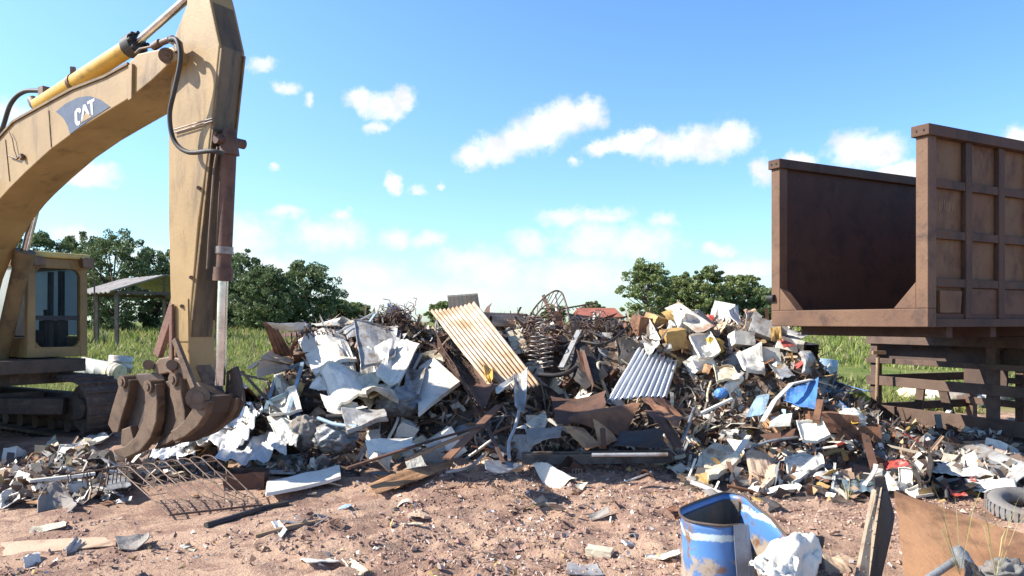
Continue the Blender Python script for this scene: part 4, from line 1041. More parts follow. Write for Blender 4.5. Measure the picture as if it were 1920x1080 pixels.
sheet('crushed_sheet', 'appliance panel', 'white', [(596, 690, .5), (648, 690, .55), (652, 742, .75), (618, 728, .7)], 'white sheet curling under the off-white crumpled panel', None, .22, seed=43)
sheet('torn_scrap', 'panel', 'white', [(578, 724, .6), (600, 706, .5), (620, 728, .65), (596, 734, .7)], 'small white triangular scrap below the off-white crumpled panel', None, .1)
sheet('torn_scrap', 'panel', 'white', [(602, 752, .7), (668, 748, .7), (694, 776, .8), (616, 778, .85)], 'white panel with a flower of torn edges above the dark pipe', None, .22)
rod('metal_edging', 'trim', 'white', [(625, 628, .3), (702, 586, .2)], .03, 'long white edging strip slanting up to the wire tangle', 'the long white edging strip', sq=.5)
rod('metal_edging', 'trim', 'paleblue', [(680, 622, .3), (704, 588, .22)], .02, 'short pale trim crossing the top of the long white edging strip', sq=.5)
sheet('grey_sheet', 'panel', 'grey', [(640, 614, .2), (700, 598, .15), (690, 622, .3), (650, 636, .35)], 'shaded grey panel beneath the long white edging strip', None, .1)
sheet('grey_sheet', 'panel', 'grey', [(754, 664, .3), (792, 660, .3), (776, 706, .5), (750, 702, .5)], 'flat grey panel with a white lip beside the bright bent cabinet side', 'the flat grey panel', .06)
rod('metal_edging', 'trim', 'white', [(790, 664, .34), (770, 704, .55)], .016, 'white lip along the flat grey panel', sq=True)
sheet('white_sheet', 'appliance panel', 'white', [(786, 690, .45), (812, 672, .4), (862, 714, .55), (784, 772, .75)], 'large cream white door lying across the middle of the heap', 'the large cream white door', .05, 12, 2, .02, seed=55, lip=.05)
sheet('white_sheet', 'appliance panel', 'lightgrey', [(760, 690, .5), (800, 696, .5), (786, 745, .7), (756, 732, .7)], 'small pale grey panel tucked under the large cream white door', None, .08)
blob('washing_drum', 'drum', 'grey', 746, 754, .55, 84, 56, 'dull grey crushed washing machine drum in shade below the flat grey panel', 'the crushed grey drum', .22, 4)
rod('pipe', 'pipe', 'dark', [(612, 782, .95), (742, 778, .95)], .035, 'dark straight pipe below the torn white flower panel', 'the dark straight pipe')
rod('pipe', 'pipe', 'lightgrey', [(655, 792, .95), (728, 787, .95)], .022, 'pale thin pipe lying under the dark straight pipe')
rod('pipe', 'pipe', 'paleblue', [(596, 784, .95), (630, 796, 1.0), (670, 800, 1.0)], .026, 'curved pale blue pipe end under the dark straight pipe')
blob('bulging_sack', 'sack', 'sack', 572, 812, .55, 62, 62, 'grey brown bulging sack between the white sheeting and the pipes', 'the grey brown sack', -.25, 9, .7)
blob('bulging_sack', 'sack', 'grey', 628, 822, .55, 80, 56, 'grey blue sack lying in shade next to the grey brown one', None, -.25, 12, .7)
sheet('crumpled_foil', 'panel', 'white', [(684, 832, 1.1), (772, 818, 1.05), (782, 842, 1.2), (690, 858, 1.3)], 'bright crumpled white sheet lit below the crushed grey drum', 'the crumpled white sheet', .22, 13, 7, .12)
sheet('crumpled_foil', 'panel', 'cream', [(688, 850, 1.2), (740, 846, 1.2), (730, 868, 1.3), (694, 872, 1.35)], 'dirty cream hem beneath the bright crumpled white sheet', None, .25, 9, 5, .14)
big = [
 ('white', [(560, 640, .35), (640, 612, .25), (668, 668, .5), (590, 700, .6)], 'broad white crushed sheet covering the shoulder of the heap above the blue grey frame', .13, 501),
 ('lightgrey', [(664, 616, .35), (752, 612, .3), (742, 676, .65), (676, 690, .7)], 'big pale grey sheet with a straight top, standing proud of the crushed cabinet', .09, 502),
 ('white', [(742, 626, .4), (786, 650, .45), (748, 722, .85), (706, 700, .8)], 'big white sheet folded beside the flat grey panel', .12, 503),
 ('white', [(600, 700, .75), (672, 680, .75), (690, 742, .95), (624, 760, .95)], 'white bowl shaped sheet lying in the middle of the crushed appliances', .18, 504),
 ('cream', [(676, 712, .85), (752, 700, .85), (748, 742, 1.0), (684, 764, 1.05)], 'cream sheet curling forward under the crushed appliances', .16, 505),
 ('white', [(500, 748, .55), (560, 742, .55), (570, 776, .7), (508, 790, .7)], 'dirty white sheet at the foot of the blue grey frame', .18, 506),
 ('lightgrey', [(640, 770, 1.0), (720, 762, 1.0), (726, 786, 1.1), (650, 800, 1.1)], 'pale grey sheet lying just over the dark straight pipe', .14, 507),
 ('white', [(1290, 640, .5), (1330, 622, .45), (1352, 664, .6), (1312, 676, .65)], 'pale crushed sheet in the painted scrap between two yellow boxes', .14, 508),
 ('white', [(1382, 660, .5), (1426, 650, .45), (1436, 694, .65), (1396, 704, .7)], 'off-white bent sheet between the yellow box and the broad grey sheet', .14, 509),
 ('cream', [(1336, 690, .6), (1376, 684, .55), (1388, 712, .7), (1344, 722, .75)], 'cream bent sheet lying above the short white tube', .16, 510),
 ('lightgrey', [(1500, 660, .35), (1540, 672, .3), (1540, 704, .45), (1502, 700, .5)], 'pale grey sheet at the grassy end of the heap', .14, 511),
 ('white', [(1494, 800, .75), (1540, 786, .7), (1560, 826, .8), (1506, 836, .85)], 'white torn sheet in front of the half buried brown cabinet', .18, 512),
 ('cream', [(1316, 850, .7), (1372, 838, .7), (1388, 868, .75), (1330, 884, .75)], 'cream torn sheet at the edge of the rubbish above the blue drum', .18, 513),
 ('white', [(1470, 864, .5), (1530, 852, .5), (1546, 884, .55), (1486, 898, .55)], 'white crushed wrapping lying before the yellow bent hose', .2, 514),
 ('tan', [(1400, 872, .5), (1450, 858, .5), (1462, 890, .55), (1412, 898, .55)], 'tan leathery sheet in the rubbish above the pointed rust scrap', .18, 515)]
for mt, cs, lb, am, sd in big:
    sheet('scrap_sheet', 'metal sheet', mt, cs, lb, None, am, 13, 3, .04, seed=sd, lip=.05 if sd % 2 else -.04)
# white sheeting by the bucket: cloth laid over the scrap
def cloth(name, mat, corners, label, lm, amp, seed, n=44, cat='plastic sheeting', fr=5.0, lift=.0):
    pts = [pt(c) for c in corners]; c = pts
    u = np.linspace(0, 1, n); U, Vv = np.meshgrid(u, u)
    U2 = U + .06 * (fbm(Vv * 3, U * 3, seed, 3) - .5); V2 = Vv + .10 * (fbm(U * 4, Vv * 4, seed + 3, 3) - .5)
    a = U2[..., None]; b = V2[..., None]
    G = (c[0] * (1 - a) + c[1] * a) * (1 - b) + (c[3] * (1 - a) + c[2] * a) * b
    w1 = 1 - np.abs(2 * fbm(U * fr + Vv * 2, Vv * fr - U * 1.5, seed, 2) - 1) * 2
    w2 = 1 - np.abs(2 * fbm(U * fr * 2.2, Vv * fr * 1.2 + U * 4, seed + 9, 3) - 1) * 2
    size = np.linalg.norm(c[2] - c[0]); nn = unit(np.cross(c[3] - c[0], c[1] - c[0])); nn = nn if nn[2] > 0 else -nn
    G = G + (w1 * amp + w2 * amp * .45)[..., None] * size * unit(nn + V((0, 0, .7)))
    mb = MB(); mb.grid(G[:, ::-1], .004, True)
    return reg(tag(mb.build(name, M[mat]), label, cat), sum(q[0] for q in corners) / 4, sum(q[1] for q in corners) / 4, lm)
cloth('plastic_sheet', 'plastic', [(404, 770, .5), (500, 782, .6), (470, 850, .5), (330, 842, .5)], 'bluish white plastic sheeting bunched against the bucket', 'the bluish sheeting by the bucket', .03, 5, fr=3)
cloth('plastic_sheet', 'plastic', [(442, 800, .65), (548, 796, .7), (540, 856, .55), (406, 878, .45)], 'bright white plastic sack cloth spread below the grey brown sack', 'the bright white sack cloth', .028, 15, fr=3)
cloth('plastic_sheet', 'plastic', [(300, 824, .5), (372, 816, .5), (366, 858, .35), (276, 866, .3)], 'shaded tail of white sheeting at the foot of the bucket', None, .03, 25, fr=3)
cloth('plastic_sheet', 'white', [(500, 782, .65), (566, 788, .7), (556, 840, .7), (520, 826, .7)], 'small white fold of sheeting resting against the grey brown sack', None, .03, 35, 30, fr=3)
# big rusted roofing sheet and its neighbours
corrug('roofing_sheet', 'galv_rust', [(806, 582, .25), (892, 568, .2), (1016, 722, .9), (926, 738, .95)], 11, 'large rust streaked corrugated roofing sheet sloping down the middle of the heap', 'the large rust streaked roofing sheet', h=.017, bend=.02, rows=26, jag=.012)
corrug('roofing_sheet', 'dark', [(838, 554, 0), (893, 550, 0), (899, 584, .05), (841, 586, .05)], 7, 'dark corrugated sheet standing behind the top of the large rust streaked one', 'the dark standing corrugated sheet', h=.025)
corrug('roofing_sheet', 'galv_rust', [(902, 585, .0), (984, 588, .0), (976, 611, .25), (908, 610, .25)], 5, 'brown corrugated sheet lying level behind the large rust streaked roofing sheet', None, h=.02, along='v', rows=8)
corrug('roofing_sheet', 'cream', [(944, 612, .25), (972, 606, .2), (994, 656, .5), (962, 662, .5)], 5, 'pale corrugated sheet seen edge on between the roofing sheet and the wire springs', 'the pale edge-on corrugated sheet', h=.035, along='v', rows=8)
corrug('roofing_sheet', 'galv', [(1197, 648, .25), (1271, 678, .2), (1252, 742, .7), (1136, 752, .8)], 10, 'bright galvanised corrugated sheet with a torn lower edge', 'the bright galvanised sheet', h=.024, bend=.03, rows=16, jag=.03, seed=21)
sheet('torn_scrap', 'panel', 'white', [(1205, 640, .25), (1236, 636, .2), (1240, 655, .35), (1210, 658, .35)], 'dusty white scrap bunched on the top edge of the bright galvanised sheet', None, .3)
corrug('roofing_sheet', 'grey', [(1640, 848, .25), (1672, 812, .1), (1692, 838, .2), (1662, 862, .3)], 6, 'small blue grey corrugated scrap standing before the stake rack', 'the small blue grey corrugated scrap', h=.016)
rod('wooden_pole', 'pole', 'wood', [(816, 664, .7), (862, 612, .55)], .022, 'thin broken wooden pole lying over the top of the large roofing sheet')
# rusted wire netting
net = empty('wire_netting', tuple(S(862, 710, .6)), 'brown rusted wire netting sagging under the edge of the large roofing sheet', 'netting')
nc = [pt(c) for c in ((806, 640, .55), (836, 642, .6), (938, 742, .85), (900, 792, 1.0))]
G, nn, sz = quad_grid(nc, 22, 26, 77, .10, 4, 0)
for nm, lines in (('net_strand', [[G[j, (i + j) % 22] for j in range(26) if (i + j) % 22 > 0 or j == 0][:22] for i in range(0, 22)]),):
    mb = MB(); rg = np.random.default_rng(3)
    for i in range(22):
        for j in range(25):
            for sgn in (1, -1):
                i2 = i + sgn
                if 0 <= i2 < 22 and rg.random() < .9:
                    a = G[j, i] + rg.normal(size=3) * .008; b = G[j + 1, i2] + rg.normal(size=3) * .008
                    mb.bar(a, b, .006, .006)
    mb.build('net', M['wire'], net)
g = MB(); G2, nn, sz = quad_grid([q - nn * .06 + V((0, .06, -.05)) for q in nc], 9, 9, 78, .12, 4, .1); g.grid(G2, .006); g.build('backing_sheet', M['rust_dark'], net)
reg(net, 862, 710, 'the rusted wire netting')
sheet('yellow_scrap', 'scrap', 'yellow', [(905, 684, 1.0), (924, 682, 1.0), (926, 716, 1.1), (912, 726, 1.1)], 'small bright yellow scrap resting on the large roofing sheet', 'the small bright yellow scrap', .25, 6)
sheet('crumpled_strap', 'post', 'lightgrey', [(960, 700, 1.25), (984, 704, 1.25), (988, 768, 1.35), (962, 770, 1.35)], 'grey crumpled metal post rising in front of the roofing sheet', 'the grey crumpled post', .14, 11, 8, .08, seed=77)
rod('bent_strip', 'strip', 'lightgrey', [(974, 766, 1.35), (966, 800, 1.4), (954, 830, 1.4), (955, 862, 1.35)], .02, 'pale bent strip hanging down from the grey crumpled post')
sheet('crumpled_strap', 'strip', 'white', [(928, 728, 1.15), (966, 702, 1.2), (968, 714, 1.22), (932, 744, 1.2)], 'white torn lip along the lower edge of the large roofing sheet', None, .12, 7)
# wire bed frame and springs
bf = empty('wire_bed_frame', tuple(S(1035, 610, .3)), 'arched wire bed frame standing up against the sky', 'bed frame')
arcp = [(988, 616, .35), (995, 590, .3), (1012, 566, .3), (1036, 547, .3), (1052, 548, .3), (1060, 566, .3), (1070, 602, .3)]
ap2 = [(990, 622, .55), (1000, 598, .5), (1016, 578, .5), (1030, 570, .5), (1046, 580, .55), (1058, 608, .6)]
g = MB(); A1 = spline([pt(c) for c in arcp], 6); g.tube(A1, .016, 7); g.build('arch_rail', M['wire'], bf)
g = MB(); A2 = spline([pt(c) for c in ap2], 6); g.tube(A2, .014, 7); g.build('arch_rail', M['wire'], bf)
for k in range(1, 13):
    g = MB(); a = A1[min(len(A1) - 1, int(k / 13 * len(A1)))]; b = A2[min(len(A2) - 1, int(k / 13 * len(A2)))]; g.tube([a, b], .009, 5); g.build('rung', M['wire'], bf)
reg(bf, 1035, 580, 'the arched wire bed frame')
cb_ = empty('wire_rack', tuple(S(1080, 580, .1)), 'thin wire shelf rack lying level behind the arched bed frame', 'rack')
g = MB(); a = P(1048, 580, 12.8); b = P(1117, 568, 13.0); g.tube([a, b], .014, 6); g.tube([a + V((0, .5, 0)), b + V((0, .5, 0))], .014, 6); g.build('rail', M['wire'], cb_)
for k in range(11):
    g = MB(); q = a + (b - a) * k / 10; g.tube([q - UP * .05, q + V((0, .5, 0))], .008, 5); g.build('rung', M['wire'], cb_)
def spring(px, py, off_, r, L, turns, tilt, label, lm=None, mat='wire_grey'):
    c = S(px, py, off_); pts = []
    ax = unit(V(tilt)); s = unit(np.cross(ax, (0, 1, .3))); w = np.cross(ax, s)
    for k in range(turns * 12 + 1):
        t = k / 12 * 2 * math.pi; pts.append(c + ax * (L * k / (turns * 12) - L / 2) + r * (math.cos(t) * s + math.sin(t) * w))
    mb = MB(); mb.tube(pts, .011, 5)
    return reg(tag(mb.build('bed_spring', M[mat]), label, 'spring'), px, py, lm)
for i, (px, py, o_, r_, L_, tn, tl, lb) in enumerate([
    (1000, 612, .5, .09, .42, 6, (.2, 0, 1), 'dark coil spring standing under the foot of the arched bed frame'),
    (1016, 628, .55, .11, .5, 6, (.1, .2, 1), 'wide coil spring below the arched bed frame'),
    (1030, 600, .5, .10, .45, 6, (-.3, 0, 1), 'coil spring caught inside the arched bed frame'),
    (1004, 655, .7, .10, .5, 7, (.15, 0, 1), 'pale coil spring beside the edge-on corrugated sheet'),
    (1025, 660, .7, .10, .5, 7, (0, .1, 1), 'coil spring hanging over the dark hollow of the heap'),
    (1046, 636, .6, .09, .4, 5, (.5, 0, 1), 'leaning coil spring beside the pale slanted plank'),
    (566, 632, .3, .09, .5, 6, (1, 0, .1), 'rusty coil spring lying level above the off-white crumpled panel'),
    (604, 628, .3, .08, .45, 6, (1, .2, .2), 'rusty coil spring lying beside the long white edging strip')]):
    spring(px, py, o_, r_, L_, tn, tl, lb, None, 'wire' if i in (0, 2, 5, 6, 7) else 'wire_grey')
def tangle(name, px, py, off_, wpx, hpx, n, mat, label, lm, seed, r=.006, cat='wire tangle'):
    c = S(px, py, off_); rng = np.random.default_rng(seed); d = c[1]; rx = wpx / F * d / 2; rz = hpx / F * d / 2; mb = MB()
    for k in range(n):
        p = c + rng.normal(size=3) * (rx * .4, rx * .3, rz * .35); v = unit(rng.normal(size=3)); pts = [p]
        for q in range(9):
            v = unit(v + rng.normal(size=3) * .55 + (c - p) * .8); p = p + v * rx * .16; pts.append(p)
        mb.tube(pts, r, 4, False)
    return reg(tag(mb.build(name, M[mat]), label, cat), px, py, lm)
tangle('wire_tangle', 742, 604, .15, 78, 60, 150, 'wire', 'brown tangle of fine wire piled on top of the heap', 'the brown wire tangle on top', 3)
sheet('clear_film', 'plastic film', 'plastic', [(724, 566, .0), (768, 572, .0), (776, 600, .15), (720, 598, .15)], 'pale plastic film sticking up out of the brown wire tangle', None, .3, 9, 6, .15)
tangle('wire_tangle', 590, 862, .15, 100, 40, 60, 'wire', 'rusty wire tangle on the ground under the grey brown sack', None, 5)
tangle('wire_tangle', 1010, 640, .6, 60, 70, 60, 'wire', 'dark wire bundle hanging among the bed springs', None, 8)
tangle('wire_tangle', 1110, 620, .2, 90, 40, 70, 'wire', 'low dark tangle of wire and rods behind the hollow', 'the low dark tangle behind the hollow', 18)
rod('wooden_plank', 'plank', 'lightgrey', [(1086, 620, .5), (1052, 690, .8)], .04, 'pale slanted plank leaning into the dark hollow', 'the pale slanted plank', sq=.4)
rod('pipe', 'pipe', 'dark', [(1010, 702, .8), (1040, 704, .9), (1066, 698, .85), (1080, 688, .7)], .035, 'dark curved pipe across the mouth of the hollow')
rod('pipe', 'pipe', 'dark', [(1090, 640, .4), (1140, 642, .4), (1190, 600, .2)], .02, 'thin dark rod reaching from the hollow up to the brown box')
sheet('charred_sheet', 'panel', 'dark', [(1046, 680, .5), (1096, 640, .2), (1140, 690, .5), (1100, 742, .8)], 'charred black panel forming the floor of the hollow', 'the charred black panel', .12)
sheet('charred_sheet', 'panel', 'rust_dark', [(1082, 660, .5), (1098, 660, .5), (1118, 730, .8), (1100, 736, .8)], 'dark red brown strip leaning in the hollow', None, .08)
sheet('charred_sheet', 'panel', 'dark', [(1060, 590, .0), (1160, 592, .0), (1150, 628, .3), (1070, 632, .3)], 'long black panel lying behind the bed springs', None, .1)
# rust plates of the front middle
sheet('rusty_plate', 'steel plate', 'rust_dark', [(1032, 748, .8), (1138, 736, .8), (1140, 772, 1.0), (1040, 800, 1.1)], 'dark rusted plate running below the hollow', 'the dark rusted plate below the hollow', .06)
sheet('rusty_plate', 'steel plate', 'rust', [(1058, 790, 1.2), (1130, 758, .9), (1206, 756, .95), (1172, 808, 1.1)], 'brown folded rust plate like an open trough', 'the brown trough shaped plate', .12, 10, 3)
sheet('rusty_plate', 'steel plate', 'rust_light', [(1056, 800, 1.35), (1096, 800, 1.35), (1130, 838, 1.45), (1100, 846, 1.5)], 'tan folded edge of the brown trough shaped plate', None, .10)
sheet('rusty_plate', 'steel plate', 'rust_light', [(1110, 786, 1.3), (1152, 812, 1.35), (1158, 828, 1.4), (1122, 838, 1.4)], 'orange tan plate lying inside the brown trough shaped plate', None, .08)
sheet('rusty_plate', 'steel plate', 'rust', [(1200, 748, .85), (1258, 738, .7), (1298, 790, 1.0), (1270, 822, 1.2)], 'brown bent plate under the torn edge of the bright galvanised sheet', 'the brown bent plate under the galvanised sheet', .18, 9, 4)
sheet('rusty_plate', 'steel plate', 'rust_dark', [(1206, 770, 1.1), (1240, 770, 1.1), (1282, 832, 1.35), (1262, 834, 1.35)], 'dark narrow rust plate slanting down to the long beam', None, .08)
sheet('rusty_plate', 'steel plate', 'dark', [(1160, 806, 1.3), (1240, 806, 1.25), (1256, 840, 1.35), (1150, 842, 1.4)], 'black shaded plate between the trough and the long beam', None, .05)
rod('steel_post', 'post', 'rust_dark', [(1130, 806, 1.55), (1132, 838, 1.5)], .03, 'short stub post standing in front of the trough shaped plate', sq=True)
# long channel beam
bm_ = MB(); a = P(978, 862, 9.55); b = P(1258, 858, 9.5)
bm_.bar(a, b, .16, .10); bm_.bar(a + V((0, -.09, .06)), b + V((0, -.09, .05)), .03, .035); bm_.bar(a + V((0, .05, .075)), b + V((0, .05, .075)), .06, .02)
reg(tag(bm_.build('channel_beam', scrap('grey_beam', (.20, .17, .15), (.14, .115, .1), (.08, .05, .04), .42, 2.4, .5, .3)), 'long straight channel beam lying along the foot of the heap', 'beam'), 1118, 860, 'the long channel beam')
rod('pipe', 'pipe', 'lightgrey', [(1110, 853, 1.75), (1252, 852, 1.75)], .02, 'bright thin tube on top of the long channel beam')
rod('flat_bar', 'bar', 'rust', [(838, 860, 1.6), (936, 760, 1.15)], .05, 'broad brown flat bar leaning up towards the rusted netting', 'the leaning brown flat bar', sq=.2)
rod('flat_bar', 'bar', 'rust_dark', [(914, 800, 1.3), (944, 868, 1.5)], .02, 'dark bar hanging below the leaning brown flat bar', sq=.5)
rod('flat_bar', 'bar', 'rust_dark', [(650, 878, 1.2), (810, 826, 1.35), (900, 800, 1.3)], .022, 'long thin dark bar stretching over the foot of the heap under the crumpled white sheet', sq=.5, smooth=False)
rod('flat_bar', 'bar', 'wood', [(760, 862, 1.3), (880, 812, 1.25)], .03, 'tan batten lying under the leaning brown flat bar', sq=.5)
sheet('steel_pan', 'pan', 'grey', [(906, 868, 1.45), (980, 856, 1.4), (984, 888, 1.6), (910, 898, 1.6)], 'dull grey bent pan at the foot of the heap beside the long beam', 'the dull grey bent pan', .14, 8)
sheet('cream_plate', 'panel', 'cream', [(984, 802, 1.2), (1022, 768, 1.0), (1028, 790, 1.1), (1014, 806, 1.2)], 'cream triangular plate under the grey crumpled post', None, .08)
sheet('cream_plate', 'panel', 'white', [(962, 806, 1.25), (1000, 790, 1.15), (1020, 770, 1.1), (986, 804, 1.25)], 'narrow white wedge beside the grey crumpled post', None, .06)
sheet('grey_sheet', 'panel', 'sack', [(984, 812, 1.3), (1058, 788, 1.25), (1052, 828, 1.4), (990, 830, 1.4)], 'olive grey shaded panel beneath the cream triangular plate', 'the olive grey shaded panel', .10)
sheet('rusty_pipe_shell', 'pipe', 'rust_light', [(690, 906, .35), (838, 864, .5), (846, 876, .55), (700, 926, .35)], 'long tan half pipe lying on the earth at the foot of the heap', 'the long tan half pipe', .05, 14, 2, .06)
rod('pipe', 'pipe', 'rust_light', [(700, 914, .25), (770, 898, .3), (842, 870, .4)], .045, 'rounded tan tube forming the back of the long tan half pipe')
rod('metal_edging', 'trim', 'lightgrey', [(836, 886, .4), (880, 876, .5), (908, 852, .6)], .02, 'curved silver moulding between the tan half pipe and the bent pan')
sheet('white_sheet', 'panel', 'white', [(500, 902, .25), (636, 876, .3), (640, 890, .35), (498, 934, .3)], 'large bright white sheet lying flat on the earth near the gate panel', 'the large flat white sheet', .06, 14, 2, .03, seed=61, lip=.03)
sheet('flat_strip', 'strip', 'lightgrey', [(468, 879, .1), (560, 880, .1), (556, 891, .12), (470, 888, .12)], 'flat grey strip lying behind the large flat white sheet', None, .02, 6)
dbox('rusty_tin', 'tin', 'rust_dark', 462, 904, .1, (.42, .3, .26), (0, 0, 8), 'dark brown crushed tin beside the gate panel', 'the dark brown crushed tin', .12, open_=(2, 1))
# the far half: boxes, panels and paint
dbox('brown_box', 'box', 'rust', 1202, 620, .1, (.26, .3, .46), (8, 5, 20), 'tall brown box standing on the ridge beside the dark tangle', 'the tall brown box', .06)
dbox('ochre_box', 'box', 'ochre', 1229, 606, .08, (.3, .3, .26), (15, 12, 35), 'small ochre box next to the tall brown one', 'the small ochre box', .10)
dbox('ochre_box', 'box', 'ochre', 1262, 636, .2, (.32, .3, .30), (5, -8, 12), 'square ochre box below the ridge of painted panels', 'the square ochre box', .06)
sheet('torn_scrap', 'panel', 'white', [(1216, 606, .25), (1222, 604, .25), (1238, 634, .4), (1220, 640, .4)], 'white blade shaped scrap beside the small ochre box', None, .1)
sheet('painted_sheet', 'panel', scrap('rusting_white_paint', (.74, .70, .62), (.66, .6, .5), (.46, .2, .07), .42, 2.2, .5), [(1246, 578, .15), (1270, 566, .1), (1340, 616, .45), (1306, 624, .5)], 'white panel blotched with orange rust on the ridge', 'the rust blotched white panel', .06, 9)
sheet('painted_sheet', 'panel', 'grey', [(1290, 584, .1), (1310, 580, .1), (1344, 612, .35), (1334, 620, .4)], 'grey panel overlapping the rust blotched white one', None, .06)
sheet('ochre_sheet', 'panel', 'ochre', [(1240, 584, .2), (1256, 580, .2), (1278, 600, .35), (1252, 602, .35)], 'ochre panel under the rust blotched white one', None, .1)
dbox('white_drum', 'bucket', 'white', 1282, 604, .3, (.34, .3, .26), (10, 20, 30), 'crumpled white bucket under the rust blotched panel', None, .18)
dbox('white_box', 'appliance', 'white', 1353, 592, .15, (.36, .12, .50), (-32, 12, -22), 'square bright white box lid standing highest on the ridge', 'the square white box lid', .03)
sheet('torn_scrap', 'panel', 'white', [(1368, 578, .15), (1378, 576, .15), (1392, 612, .4), (1376, 614, .4)], 'narrow white and rust panel beside the square white box lid', None, .12)
sheet('red_board', 'panel', 'red', [(1316, 592, .1), (1338, 590, .1), (1344, 602, .2), (1322, 606, .25)], 'small red panel behind the rust blotched white one', None, .1)
sheet('painted_sheet', 'panel', scrap('orange_white_paint', (.7, .64, .54), (.62, .45, .28), (.48, .17, .04), .5, 3, .5), [(1392, 582, .1), (1412, 580, .1), (1424, 606, .3), (1396, 616, .35)], 'orange and white flaking panel near the corner of the dump body', 'the orange flaking panel', .18)
dbox('white_box', 'box', 'white', 1390, 638, .3, (.34, .24, .22), (-20, 5, 10), 'white box lid below the orange flaking panel', 'the white box lid below the orange panel', .06)
dbox('grey_box', 'appliance', 'lightgrey', 1438, 622, .25, (.55, .34, .26), (-18, 20, -12), 'long pale grey case tilted below the corner of the dump body', 'the tilted grey case', .07)
sheet('orange_scrap', 'scrap', 'ochre', [(1442, 612, .5), (1464, 610, .5), (1466, 632, .6), (1446, 640, .6)], 'orange stained flap on the tilted grey case', None, .2)
dbox('red_lined_case', 'case', 'white', 1480, 648, .2, (.4, .3, .2), (-10, 14, -15), 'white edged tray with a red lining by the grass', 'the red lined tray', .08, open_=(2, 1))
sheet('red_board', 'panel', 'red', [(1462, 634, .35), (1482, 632, .35), (1490, 652, .45), (1468, 654, .45)], 'red lining board inside the white edged tray', None, .1)
dbox('dark_crate', 'crate', 'dark', 1506, 662, .1, (.34, .3, .3), (5, 0, 15), 'dark green black crate at the grass end of the heap', 'the dark crate by the grass', .08, open_=(1, -1))
dbox('ochre_box', 'box', 'yellow', 1335, 650, .35, (.28, .22, .20), (-20, 10, 25), 'yellow ochre crumpled box in the middle of the painted scrap', 'the yellow crumpled box', .18)
dbox('white_box', 'box', 'white', 1306, 652, .3, (.08, .1, .26), (0, 0, 20), 'thin upright white slab beside the yellow crumpled box', None, .05)
dbox('white_bin', 'bin', 'white', 1312, 682, .4, (.34, .26, .24), (-20, -14, 20), 'white bin on its side above the dark gap', 'the white bin on its side', .16)
sheet('rusty_plate', 'scrap', 'rust_light', [(1320, 682, .5), (1334, 684, .5), (1330, 702, .6), (1316, 700, .6)], 'rust orange flap on the end of the white bin', None, .1)
dbox('white_box', 'box', 'white', 1441, 668, .35, (.32, .14, .24), (-24, 4, 6), 'square cream white box above the broad grey sheet', 'the square cream white box', .06)
sheet('grey_sheet', 'panel', 'grey', [(1434, 680, .4), (1462, 674, .4), (1492, 706, .55), (1466, 716, .65)], 'broad grey sheet lying below the square cream white box', 'the broad grey sheet', .07)
rod('plastic_tube', 'tube', 'white', [(1366, 728, .6), (1386, 708, .55)], .075, 'short thick white tube beside a blue ball', 'the short white tube', n=14)
blob('blue_ball', 'ball', 'blue', 1352, 738, .5, 26, 22, 'round blue ball at the foot of the short white tube', None, .1, 3)
sheet('blue_pan', 'pan', 'paleblue', [(1420, 742, .5), (1444, 736, .5), (1436, 778, .75), (1396, 778, .75)], 'pale blue pan lying open beside the white frame strip', 'the pale blue pan', .1, 8)
sheet('blue_sheet', 'panel', 'blue', [(1474, 732, .5), (1534, 726, .45), (1530, 764, .7), (1468, 758, .65)], 'bright blue bent panel among the scrap before the grass', 'the bright blue panel', .14, 9)
sheet('blue_sheet', 'panel', 'steelblue', [(1528, 716, .35), (1572, 704, .3), (1556, 738, .5), (1536, 744, .5)], 'teal blue panel leaning above the bright blue one', None, .12)
sheet('blue_sheet', 'panel', 'blue', [(1560, 722, .35), (1590, 712, .3), (1600, 730, .4), (1556, 758, .6)], 'ribbed blue scrap beside the stake rack corner', 'the ribbed blue scrap', .12)
rod('white_strip', 'trim', 'white', [(1430, 790, .8), (1452, 752, .75), (1484, 720, .7), (1520, 712, .65), (1560, 724, .6), (1596, 744, .6), (1612, 768, .6)], .03, 'long white edging strip arched over the blue panels', 'the arched white strip', sq=.35)
sheet('white_sheet', 'panel', 'white', [(1446, 782, .7), (1486, 776, .7), (1482, 796, .8), (1440, 802, .8)], 'flat white board beneath the arched white strip', 'the flat white board', .06)
sheet('dark_tray', 'tray', 'rust_dark', [(1424, 812, .6), (1494, 806, .6), (1484, 826, .7), (1452, 838, .75)], 'dark maroon tray sheet lying flat below the flat white board', 'the dark maroon tray', .06)
rod('white_bar', 'bar', 'white', [(1312, 776, .9), (1372, 748, .75)], .022, 'white bar slanting through the dark gap by the blue ball', sq=.7)
rod('white_bar', 'bar', 'white', [(1378, 856, .9), (1404, 818, .85)], .03, 'short thick white bar standing at a slant above the blue drum', 'the short thick white bar', sq=.5)
rod('pipe', 'pipe', 'grey', [(1280, 826, 1.15), (1302, 766, .9)], .025, 'grey pipe leaning against the brown bent plate')
rod('pipe', 'pipe', 'grey', [(1406, 838, .8), (1450, 826, .8), (1496, 820, .7)], .018, 'thin bent grey rod over the dark maroon tray')
rod('steel_post', 'post', 'rust', [(1530, 790, .8), (1538, 752, .7)], .04, 'short red brown post standing under the arched white strip', sq=.7)
rod('steel_post', 'post', 'rust_dark', [(1622, 816, .3), (1640, 880, .5)], .04, 'dark red post leaning before the stake rack', 'the dark red leaning post', sq=.7)
dbox('rusty_cabinet', 'cabinet', 'rust', 1556, 790, .2, (.6, .34, .24), (0, 5, -8), 'brown flat cabinet half buried beside the red brown post', 'the half buried brown cabinet', .06)
blob('white_basin', 'basin', 'white', 1596, 788, .35, 52, 44, 'round white broken basin near the foot of the stake rack', 'the broken white basin', .22, 6)
